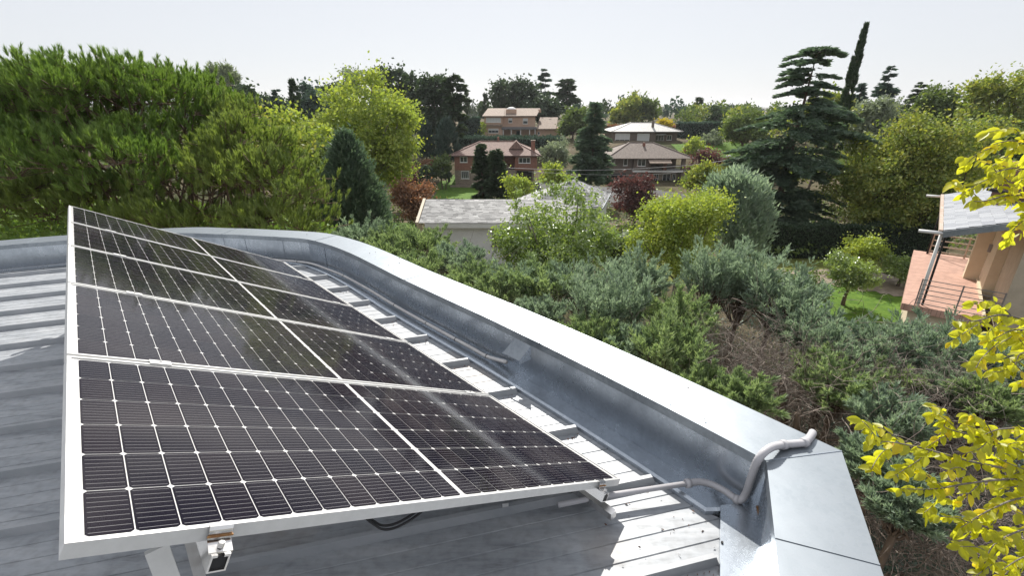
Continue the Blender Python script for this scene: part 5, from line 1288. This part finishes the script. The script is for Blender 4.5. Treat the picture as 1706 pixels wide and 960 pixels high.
JUN = [  # px, py, w, h, material, label
    (600, 392, 90, 50, 0, 'blue-green juniper nearest to the dark cone behind the parapet bend'), (655, 395, 70, 46, 1, 'green juniper left of the white wall of the outbuilding'),
    (640, 415, 80, 40, 1, 'low green juniper against the parapet left of the white wall'), (710, 405, 80, 60, 1, 'dark green juniper in front of the left corner of the white wall'), (762, 428, 80, 46, 0, 'juniper plumes before the white wall'),
    (700, 440, 80, 50, 1, 'low juniper against the parapet below the white wall'), (790, 466, 90, 54, 1, 'wide juniper left below the airy tree'), (858, 474, 80, 60, 0, 'juniper at the left foot of the airy tree'),
    (835, 490, 80, 56, 1, 'grey-green juniper hugging the parapet below the airy tree'), (905, 480, 90, 70, 1, 'juniper at the middle foot of the airy tree'), (900, 520, 70, 40, 0, 'small silvery juniper by the parapet under the airy tree'),
    (960, 480, 80, 80, 0, 'blue juniper at the right foot of the airy tree'), (1010, 525, 130, 110, 0, 'large blue-green juniper in the middle beside the parapet'), (985, 570, 90, 60, 1, 'low juniper below the large blue-green one at the parapet'),
    (1060, 470, 90, 80, 0, 'juniper left below the round yellow-green tree'), (1045, 580, 80, 60, 0, 'pale green juniper tuft touching the parapet in the middle'), (1110, 600, 110, 110, 1, 'yellowish-green juniper leaning over the parapet'),
    (1180, 480, 90, 130, 0, 'tall plume-like juniper below the round yellow-green tree'), (1235, 480, 100, 120, 0, 'tallest upright juniper in the middle of the hedge'), (1160, 640, 80, 70, 1, 'green juniper at the edge of the brown brush by the parapet'),
    (1290, 500, 110, 90, 0, 'wide juniper left of the leafy green shrub'), (1345, 530, 100, 80, 0, 'juniper below the leafy green shrub'), (1390, 560, 100, 80, 0, 'blue juniper tuft in front of the lawn'),
    (1370, 580, 70, 60, 1, 'pale green juniper ball above the brown brush'), (1460, 560, 110, 80, 0, 'blue-green juniper below the front clipped tree'), (1540, 560, 130, 90, 0, 'dark blue juniper below the terrace'),
    (1390, 650, 80, 80, 1, 'bright juniper tuft inside the brown brush'), (1620, 575, 110, 90, 0, 'juniper at the foot of the terrace railing'), (1490, 640, 70, 60, 1, 'small juniper between the two brown brush heaps'),
    (1470, 700, 90, 80, 0, 'juniper spray right of the parapet corner'), (1640, 670, 80, 60, 1, 'pale juniper tuft above the yellow branch'), (1455, 780, 80, 90, 0, 'blue juniper spray beside the turned parapet'),
    (1500, 850, 90, 80, 0, 'juniper spray low beside the turned parapet'), (1590, 620, 90, 70, 0, 'juniper left of the terrace railing foot'), (1240, 660, 70, 60, 1, 'small green juniper above the parapet corner'),
    (1130, 530, 90, 80, 1, 'green juniper in the middle behind the pale tuft'), (1685, 640, 80, 80, 0, 'blue juniper at the right edge under the upper yellow branch')]
for i, (px, py, w, h, m_, lab) in enumerate(JUN):
    zc = ZJ + (.0 if px < 1300 else -.3) + (.25 if py > 640 else 0)
    dy = (20 if px < 830 else 16) + (34 if px > 1320 and py < 630 else 0)
    juniper(lab, G_JUN if m_ == 0 else G_JUN2, 300 + i, px, py + dy, w * 1.15, h * (.8 if px < 830 else 1.0), zc, npl=int(40 + w * .33))

patch('shade_bed', [(-4, 22), (-2, 9), (3, 4), (2.5, -3), (14, -3), (15, 10), (11, 15), (6, 19)], mat('shade_soil', (.018, .014, .011), (.05, .038, .028), rough=1, scale=4, bump=.6, bscale=16, spec=.1), .10, step=.6)  # soil coloured near-black to stand for the shade under the junipers
# dry brush of bare twigs between the junipers, and dead stems
def brush(seed, px, py, rx, ry, zc, n):
    rng = np.random.default_rng(seed); c = at_z(px, py, zc); t = c[1] / ray(px, py)[1]; mb = MB()
    for _ in range(n):
        a = c + rng.normal(size=3) * [rx / F * t * .6, ry / F * t * .8, .35]; d = unit(rng.normal(size=3) + [0, 0, .35]); L = rng.uniform(.3, 1.0)
        d2 = unit(d + rng.normal(size=3) * .5); d3 = unit(d2 + rng.normal(size=3) * .5 + [0, 0, -.5])
        r = rng.uniform(.0018, .0048)
        q4 = curve([a, a + d * L * .4, a + d * L * .4 + d2 * L * .35, a + d * L * .4 + d2 * L * .35 + d3 * L * .3], 2)
        mb.tube(q4, np.linspace(r * 1.5, r * .4, len(q4)), 3, False)
        if rng.random() < .5:
            b_ = q4[2]; e_2 = unit(d2 + rng.normal(size=3) * .8); mb.tube([b_, b_ + e_2 * L * .25, b_ + e_2 * L * .4 + [0, 0, -.05 * L]], [r * .8, r * .6, r * .3], 3, False)
    return mb
BR = MB()
for i, (px, py, w, h, m_, lab) in enumerate(JUN):
    m_ = brush(600 + i, px, py + 26, w * .55, h * .3, ZJ - .35, 34); BR.add(m_.v, m_.f)
for k, (px, py, rx, ry, zc, n) in enumerate([(1290, 620, 90, 50, 4.6, 420), (1250, 580, 70, 30, 4.6, 160), (1340, 690, 70, 50, 4.3, 260), (1560, 660, 80, 50, 4.2, 300), (1500, 720, 70, 50, 4.0, 260), (1600, 760, 90, 60, 3.6, 260), (1530, 900, 80, 60, 3.4, 300), (1660, 880, 70, 70, 3.2, 220), (790, 470, 60, 20, 4.8, 90), (950, 540, 60, 24, 4.7, 120), (1180, 600, 50, 30, 4.6, 90), (1440, 820, 60, 60, 3.6, 200), (1310, 640, 110, 50, 5.0, 420), (1560, 690, 120, 40, 4.8, 420), (1490, 640, 90, 30, 4.8, 260), (1540, 860, 100, 70, 4.5, 420), (1650, 930, 90, 50, 4.3, 260), (1230, 600, 60, 30, 5.1, 160), (1450, 760, 50, 40, 4.4, 160)]):
    m_ = brush(400 + k, px, py, rx, ry, zc, int(n * 1.1)); BR.add(m_.v, m_.f)
o = BR.build('dry_brush', M_TWIG); tag(o, 'tangle of bare brown twigs between the junipers', 'brush', kind='stuff')
rng = np.random.default_rng(77)
for k, (px, py, zc, lab) in enumerate([(1302, 640, 4.6, 'sawn-off brown juniper stump in the middle of the brush'), (1330, 690, 4.4, 'short sawn stump above the parapet corner'), (1450, 620, 4.5, 'forked bare juniper trunk below the clipped tree'), (1430, 690, 4.2, 'leaning bare stem right of the parapet corner'), (1578, 660, 4.2, 'upright dead stem in the right brush heap')]):
    top = at_z(px, py, zc + .35); b = np.array([top[0] + rng.normal() * .3, top[1] + rng.normal() * .3, float(ground_z(top[0], top[1]))])
    t = thing('tree_stump', lab, 'stump', tuple(b)); mb = MB(); tp = top - b
    mb.tube(curve([(0, 0, -.1), tuple(tp * .5 + rng.normal(size=3) * .12), tuple(tp)], 5), np.linspace(.10, .055, 11), 8)
    mb.build('trunk', M_BARK, t, True)
    mb = MB()
    for _ in range(4): d = unit(rng.normal(size=3) + [0, 0, .4]); s = tp * rng.uniform(.75, .95); mb.tube([s, s + d * .3, s + d * .5 + rng.normal(size=3) * .1], [.035, .025, .012], 5, False)
    mb.build('branch', M_BARK, t, True)
# dark understory leaves below the junipers so that the bank is not bare
rng = np.random.default_rng(91)
def fill(name, label, poly_px, z0, z1, n, leaf, lm, seed, cat='undergrowth'):
    rng = np.random.default_rng(seed); P = np.array(poly_px, float); C = []
    xs_ = rng.uniform(P[:, 0].min(), P[:, 0].max(), n * 3); ys_ = rng.uniform(P[:, 1].min(), P[:, 1].max(), n * 3)
    c = np.zeros(len(xs_), bool); j = len(P) - 1
    for i in range(len(P)):
        c ^= ((P[i, 1] > ys_) != (P[j, 1] > ys_)) & (xs_ < (P[j, 0] - P[i, 0]) * (ys_ - P[i, 1]) / (P[j, 1] - P[i, 1] + 1e-12) + P[i, 0]); j = i
    xs_, ys_ = xs_[c][:n], ys_[c][:n]
    zz_ = rng.uniform(z0, z1, len(xs_))
    for x, y, z in zip(xs_, ys_, zz_): C.append(at_z(x, y, z))
    C = np.array(C); D = unit(rvec(rng, len(C)) + [0, 0, .4]); L = leaf * rng.uniform(.6, 1.4, len(C))
    return tag(link(name, mesh_data(name, *leaves(rng, C, D, L, L * .5), lm)), label, cat, kind='stuff')
fill('undergrowth', 'dark green undergrowth below the near junipers', [(560, 395), (700, 400), (1000, 480), (1300, 520), (1706, 560), (1706, 960), (1420, 960), (1390, 760), (1300, 700), (900, 530), (700, 450)], 1.8, 3.6, 30000, .075, G_DARKB, 92)
fill('undergrowth', 'mixed green bushes and ground cover in the middle gardens', [(640, 330), (1700, 330), (1700, 410), (1250, 425), (640, 400)], -.6, .4, 9000, .3, G_MID, 93)
# wooded slope beyond the houses, one mass
def far_wood(label, y0, y1, x0, x1, n, h0, h1, seed, mats, nl, leaf):
    for mi, lm in enumerate(mats):
        rng = np.random.default_rng(seed + mi); k = n // len(mats)
        X = rng.uniform(x0, x1, k); Y = rng.uniform(y0, y1, k); H = rng.uniform(h0, h1, k); R = H * rng.uniform(.32, .5, k)
        j = np.repeat(np.arange(k), nl); d = rvec(rng, len(j)); rr = rng.uniform(.55, 1.05, len(j))
        G = ground_z(X, Y)
        C = np.stack([X[j] + d[:, 0] * R[j] * rr, Y[j] + d[:, 1] * R[j] * rr, G[j] + H[j] * .58 + d[:, 2] * H[j] * .42 * rr], -1)
        L = leaf * rng.uniform(.6, 1.4, len(j)); D = unit(rvec(rng, len(j)) + [0, 0, .3])
        tag(link('far_wood', mesh_data('far_wood', *leaves(rng, C, D, L, L * .6), lm)), label[mi], 'wood', kind='stuff')
far_wood(['dark green far-off wood beyond the houses', 'mid green far-off wood beyond the houses', 'blue-green far-off wood beyond the houses'], 165, 420, -420, 420, 420, 4.5, 8.5, 500, [G_DARK, G_MID, G_DARKB], 130, 1.4)
far_wood(['dark distant tree belt towards the horizon', 'grey-green distant tree belt towards the horizon'], 420, 1300, -1300, 1300, 700, 6, 10, 510, [G_DARK, G_MID], 60, 3.0)
far_wood(['dark green wood on the left slope behind the pines', 'mid green wood on the left slope behind the pines'], 60, 165, -170, -34, 120, 5, 8.5, 520, [G_DARK, G_MID], 180, .8)
far_wood(['dark green wood on the right slope behind the locust trees', 'yellow-green wood on the right slope behind the locust trees'], 55, 165, 44, 170, 130, 4.5, 8, 530, [G_MID, G_YG2], 180, .8)

# ------------------------------------------------------------------ yellow-leaved tree reaching in from the right
def leaf_mesh():
    nx = 5; V = []; half = [0, .62, .95, .80, .42, 0]; L_, w_ = .098, .030
    xs_ = [0, .18, .42, .66, .86, 1.0]
    for i, (x, h_) in enumerate(zip(xs_, half)):
        z = -.16 * x * x * L_
        V.append((x * L_, 0, z - .004 * (h_ > 0)))
        if h_: V += [(x * L_, h_ * w_, z + .006 * h_), (x * L_, -h_ * w_, z + .006 * h_)]
    # vertex ids: 0 ; 1,2,3 ; 4,5,6 ; 7,8,9 ; 10,11,12 ; 13
    Fq = [[0, 1, 2], [0, 3, 1]]
    for k in range(3):
        a = 1 + 3 * k; b = a + 3; Fq += [[a, b, b + 1, a + 1], [a, a + 2, b + 2, b]]
    Fq += [[10, 13, 11], [10, 12, 13]]
    return mesh_data('leaf', V, Fq, None, True)
M_YL = leaf_mat('yellow_near_leaves', [(.38, .36, .02), (.38, .36, .02)], .55, tmul=(1.25, 1.2, .35), gloss=.04)
def yellow_mat():
    m, nt, N, Lk, B = nodes('autumn_leaf'); N.remove(B)
    oi = N.new('ShaderNodeObjectInfo'); r = ramp(N, [(0, (.62, .64, .03)), (.35, (.82, .77, .025)), (.7, (.90, .80, .025)), (.95, (.88, .68, .04)), (1, (.6, .3, .06))]); Lk.new(oi.outputs['Random'], r.inputs[0])
    tc = N.new('ShaderNodeTexCoord'); nz = N.new('ShaderNodeTexNoise'); nz.inputs['Scale'].default_value = 30; nz.inputs['Detail'].default_value = 3; Lk.new(tc.outputs['Object'], nz.inputs['Vector'])
    mx = N.new('ShaderNodeMix'); mx.data_type = 'RGBA'; mx.blend_type = 'OVERLAY'; mx.inputs['Factor'].default_value = .3
    Lk.new(r.outputs[0], mx.inputs['A']); Lk.new(nz.outputs[0], mx.inputs['B'])
    d = N.new('ShaderNodeBsdfDiffuse'); t = N.new('ShaderNodeBsdfTranslucent'); g = N.new('ShaderNodeBsdfGlossy'); g.inputs['Roughness'].default_value = .45
    Lk.new(mx.outputs['Result'], d.inputs[0]); Lk.new(mx.outputs['Result'], t.inputs[0])
    a = N.new('ShaderNodeMixShader'); a.inputs[0].default_value = .72; b = N.new('ShaderNodeMixShader'); b.inputs[0].default_value = .04
    Lk.new(d.outputs[0], a.inputs[1]); Lk.new(t.outputs[0], a.inputs[2]); Lk.new(a.outputs[0], b.inputs[1]); Lk.new(g.outputs[0], b.inputs[2]); Lk.new(b.outputs[0], N['Material Output'].inputs[0]); return m
LEAF = leaf_mesh(); LEAF.materials.append(yellow_mat())
rng = np.random.default_rng(64)
tb = np.array([5.2, 3.2, float(ground_z(5.2, 3.2))])
yt = thing('yellow_tree', 'yellow-leaved tree whose branches reach in from the right edge', 'tree', tuple(tb))
mb = MB(); mb.tube([(0, 0, -.2), (.05, 0, 3), (0, .1, 6), (.1, 0, 9.2), (.1, .1, 10.4)], [.2, .16, .12, .07, .03], 10); mb.build('trunk', M_BARKG, yt, True)
TT = 3.0
BRANCH = [  # pixel polylines with depth, from the outside in
    [(1790, 300, 3.3), (1720, 255, 3.1), (1690, 235, 3.0), (1655, 240, 2.95)],
    [(1790, 330, 3.3), (1730, 290, 3.1), (1690, 280, 3.0), (1650, 290, 2.95)],
    [(1790, 400, 3.3), (1740, 340, 3.1), (1690, 325, 3.0), (1640, 335, 2.95), (1622, 335, 2.95)],
    [(1790, 420, 3.2), (1740, 370, 3.1), (1706, 355, 3.05)],
    [(1790, 560, 3.2), (1730, 540, 3.0), (1670, 525, 2.9), (1625, 535, 2.85), (1590, 535, 2.85)],
    [(1790, 600, 3.2), (1740, 560, 3.0), (1690, 550, 2.9), (1650, 570, 2.85)],
    [(1790, 680, 3.2), (1735, 600, 3.0), (1700, 590, 2.95), (1690, 620, 2.9)],
    [(1800, 800, 3.2), (1720, 760, 2.9), (1650, 735, 2.8), (1580, 715, 2.75), (1575, 705, 2.75)],
    [(1800, 800, 3.2), (1700, 785, 2.85), (1620, 770, 2.75), (1540, 748, 2.7), (1490, 738, 2.7), (1450, 735, 2.7)],
    [(1800, 820, 3.2), (1700, 800, 2.85), (1620, 805, 2.7), (1560, 815, 2.65), (1500, 815, 2.65)],
    [(1800, 840, 3.2), (1710, 830, 2.85), (1650, 850, 2.7), (1600, 880, 2.65)],
    [(1800, 880, 3.2), (1720, 880, 2.8), (1660, 905, 2.65), (1640, 940, 2.6)],
    [(1800, 760, 3.2), (1720, 720, 2.9), (1670, 715, 2.8), (1640, 725, 2.75)],
    [(1800, 930, 3.1), (1720, 925, 2.8), (1670, 950, 2.65)],
]
extra = []
for bp in BRANCH:
    for k in range(1, len(bp)):
        for sg in (-1, 1):
            if rng.random() < .62:
                x0, y0, t0 = bp[k]; extra.append([(x0 + 14, y0, t0 + .02), (x0 - rng.uniform(0, 26), y0 + sg * rng.uniform(14, 30), t0 + rng.normal() * .06), (x0 - rng.uniform(20, 52), y0 + sg * rng.uniform(22, 44) + 8, t0 + rng.normal() * .1)])
nleaf = 0
spots = []
for bi, bp in enumerate(BRANCH + extra):
    P = curve([at(*q) - tb for q in bp], 8)
    st = np.array([.05, 0, P[0][2] - rng.uniform(.5, 1.0)])
    P = np.vstack([curve([st, (st + P[0]) / 2 + [0, 0, .1], P[0]], 4)[:-1], P]) if bi < len(BRANCH) else np.vstack([np.repeat(P[:1], 1, 0), P])
    MB().tube(P if bi < len(BRANCH) else P[1:], np.linspace(.011 if bi < len(BRANCH) else .003, .0018, len(P) - (bi >= len(BRANCH))), 6, False).build('branch', M_BARKG, yt, True)
    vis = P[8:] if bi < len(BRANCH) else P[1:]; seg = np.linalg.norm(np.diff(vis, axis=0), axis=1); Lb = seg.sum()
    m_ = max(10, int(Lb / .020)); cum = np.concatenate([[0], np.cumsum(seg)])
    for k in range(m_):
        s = (k + rng.random() * .6) / m_ * Lb; i = min(len(seg) - 1, np.searchsorted(cum, s) - 1 if s > 0 else 0); f = (s - cum[i]) / max(seg[i], 1e-6)
        p = vis[i] + (vis[i + 1] - vis[i]) * f; d = unit(vis[i + 1] - vis[i]); spots.append((p, d, k))
    spots.append((vis[-1], unit(vis[-1] - vis[-2]), 0))
rng.shuffle(spots) if False else None
from mathutils import Vector
def leaf_at(p, d, k, parent):
    side = unit(np.cross(d, (0, 0, 1))) * (1 if k % 2 else -1)
    x = unit(d * .45 + side * rng.uniform(.2, .6) + np.array([0, 0, -rng.uniform(.05, .8)]) + rng.normal(size=3) * .25)
    z = unit(np.array([0, -.55, .8]) + rng.normal(size=3) * .45); z = unit(z - x * (z @ x)); y = np.cross(z, x)
    sc = rng.uniform(.42, .84)
    M = Matrix(((x[0] * sc, y[0] * sc, z[0] * sc, p[0]), (x[1] * sc, y[1] * sc, z[1] * sc, p[1]), (x[2] * sc, y[2] * sc, z[2] * sc, p[2]), (0, 0, 0, 1)))
    if parent is None: return np.array(M)
    o = link('leaf', LEAF, parent); o.matrix_local = M; return o
def in_frame(p):
    w = p + tb - ORG; zc = w[1] * CP - w[2] * SP
    return zc > 0 and -20 < 853 + F * w[0] / zc < 1740 and 150 < 480 - F * (w[1] * SP + w[2] * CP) / zc < 985
order = [s for s in spots if in_frame(s[0])]
rng.shuffle(order) if False else None
idx = rng.permutation(len(order))
for q in idx[:298]: leaf_at(*order[q], yt)
VV = []; FF = []
for q in idx[298:]:
    M_ = leaf_at(*order[q], None)
    n0 = len(VV); VV += [tuple(M_[:3, :3] @ np.array(v_.co) + M_[:3, 3]) for v_ in LEAF.vertices]; FF += [[i_ + n0 for i_ in p_.vertices] for p_ in LEAF.polygons]
if VV: o_ = obj('leaves', VV, FF, LEAF.materials[0], yt, True); o_['kind'] = 'stuff'
print('yellow leaves wanted', len(order), len(spots), flush=True)

# ------------------------------------------------------------------ small things
# overhead wires and street lamp
def wire(label, pts, r=.016):
    P = curve(pts, 10); o = MB().tube(P, r, 5).build('power_line', mat('wire', (.35, .35, .36), rough=.5), None, True)
    return tag(o, label, 'wire')
wire('upper overhead wire crossing in front of the grey house', [at(830, 279, 58), at(960, 283.5, 58), at(1060, 281, 57), at(1150, 275, 55), at(1216, 266, 52)], .03)
wire('lower overhead wire crossing in front of the grey house', [at(880, 286, 58), at(1000, 291, 58), at(1110, 289, 57), at(1216, 272, 52)], .02)
lp = gpix(1215, 330); lp = at(1215, 300, 52); gl = float(ground_z(lp[0], lp[1]))
sl = thing('street_lamp', 'street lamp on a slim pole right of the grey house', 'street lamp', (lp[0], lp[1], gl))
zl = at_y(1215, 262, lp[1])[2] - gl
MB().tube([(0, 0, -.2), (0, 0, zl)], [.07, .05], 8).build('pole', M_GALV, sl, True)
MB().tube([(0, 0, zl), (-.35, 0, zl + .12)], .03, 6).build('arm', M_GALV, sl, True)
MB().box((-.75, -.12, zl + .06), (-.3, .12, zl + .2)).build('lamp_head', M_WHITE, sl)
# timber rail fence left of the outbuilding
f0 = gpix(645, 372); f1 = gpix(697, 372)
fn = thing('rail_fence', 'dark timber rail fence left of the white outbuilding', 'fence', (f0[0], f0[1], f0[2]))
M_WOOD = mat('old_wood', (.10, .08, .07), (.19, .16, .14), rough=.9, scale=6, stretch=(1, 1, 8))
for k in range(5):
    p = (f1 - f0) * k / 4; MB().box((p[0] - .06, p[1] - .06, -.3), (p[0] + .06, p[1] + .06, 1.05)).build('post', M_WOOD, fn)
for z in (.35, .9): MB().bar((0, -.08, z), tuple((f1 - f0) + [0, -.08, z]), .04, .14).build('rail', M_WOOD, fn)
# low white garden wall with a gate pier behind the round tree
w0 = gpix(1018, 405); w1 = gpix(1068, 398)
gw = thing('garden_wall', 'low white garden wall with a pier right of the airy tree', 'wall', tuple(w0))
dv = w1 - w0; MB().bar((0, 0, .25), tuple(dv * [1, 1, 0] + [0, 0, .25]), .2, .5).build('wall', M_WHITE, gw)
for k in (0, .45, 1): p = dv * k; MB().box((p[0] - .22, p[1] - .22, -.2), (p[0] + .22, p[1] + .22, .95)).build('pier', M_WHITE, gw)
# dry leaves and specks caught beside the ribs and on the cap
rng = np.random.default_rng(17)
C = []; D = []
for k in range(7, 16):
    A_, B_ = ends[k]; d = unit(A_ - B_); nrm = np.array([d[1], -d[0]])
    for _ in range(11):
        q = B_ + d * abs(rng.normal()) * .09 + np.array([-d[1], d[0]]) * (.03 + abs(rng.normal()) * .04); C.append((*q, rz(*q, .006)))
for _ in range(40):
    i = rng.integers(CORNER + 2, CORNER + 34); s = rng.random(); q = ci[i] * (1 - s) + co[i] * s; C.append((*q, rz(*q, CAPH + .018)))
for _ in range(22):
    q = hitp(rng.uniform(1010, 1190), rng.uniform(850, 950), 0); C.append((q[0], q[1], rz(q[0], q[1], .006)))
C = np.array(C); D = unit(rng.normal(size=(len(C), 3)) * [1, 1, .15]); L = rng.uniform(.006, .022, len(C))
tag(link('fallen_leaves', mesh_data('fallen_leaves', *leaves(rng, C, D, L, L * .5), mat('dry_leaf', (.09, .045, .03), (.22, .11, .06), rough=.9, scale=40))), 'dry leaf bits and dirt specks lying on the roof', 'leaf litter', kind='stuff')

# thicket behind the far parapet, below the pines
fill('undergrowth', 'green thicket behind the far parapet below the pines', [(-60, 335), (200, 330), (480, 352), (560, 380), (540, 398), (280, 395), (-60, 425)], 3.2, 6.6, 42000, .13, G_PINE, 94)

# ------------------------------------------------------------------ thin haze in the air
m, nt, N, Lk, B = nodes('haze'); N.remove(B)
pv_ = N.new('ShaderNodeVolumePrincipled'); pv_.inputs['Color'].default_value = (.93, .95, 1, 1); pv_.inputs['Density'].default_value = .00016; pv_.inputs['Anisotropy'].default_value = .35
Lk.new(pv_.outputs[0], N['Material Output'].inputs['Volume'])
tag(MB().box((-6400, -90, -16), (6400, 7400, 48)).build('haze', m), 'thin pale haze in the air over the valley', 'haze', kind='stuff')
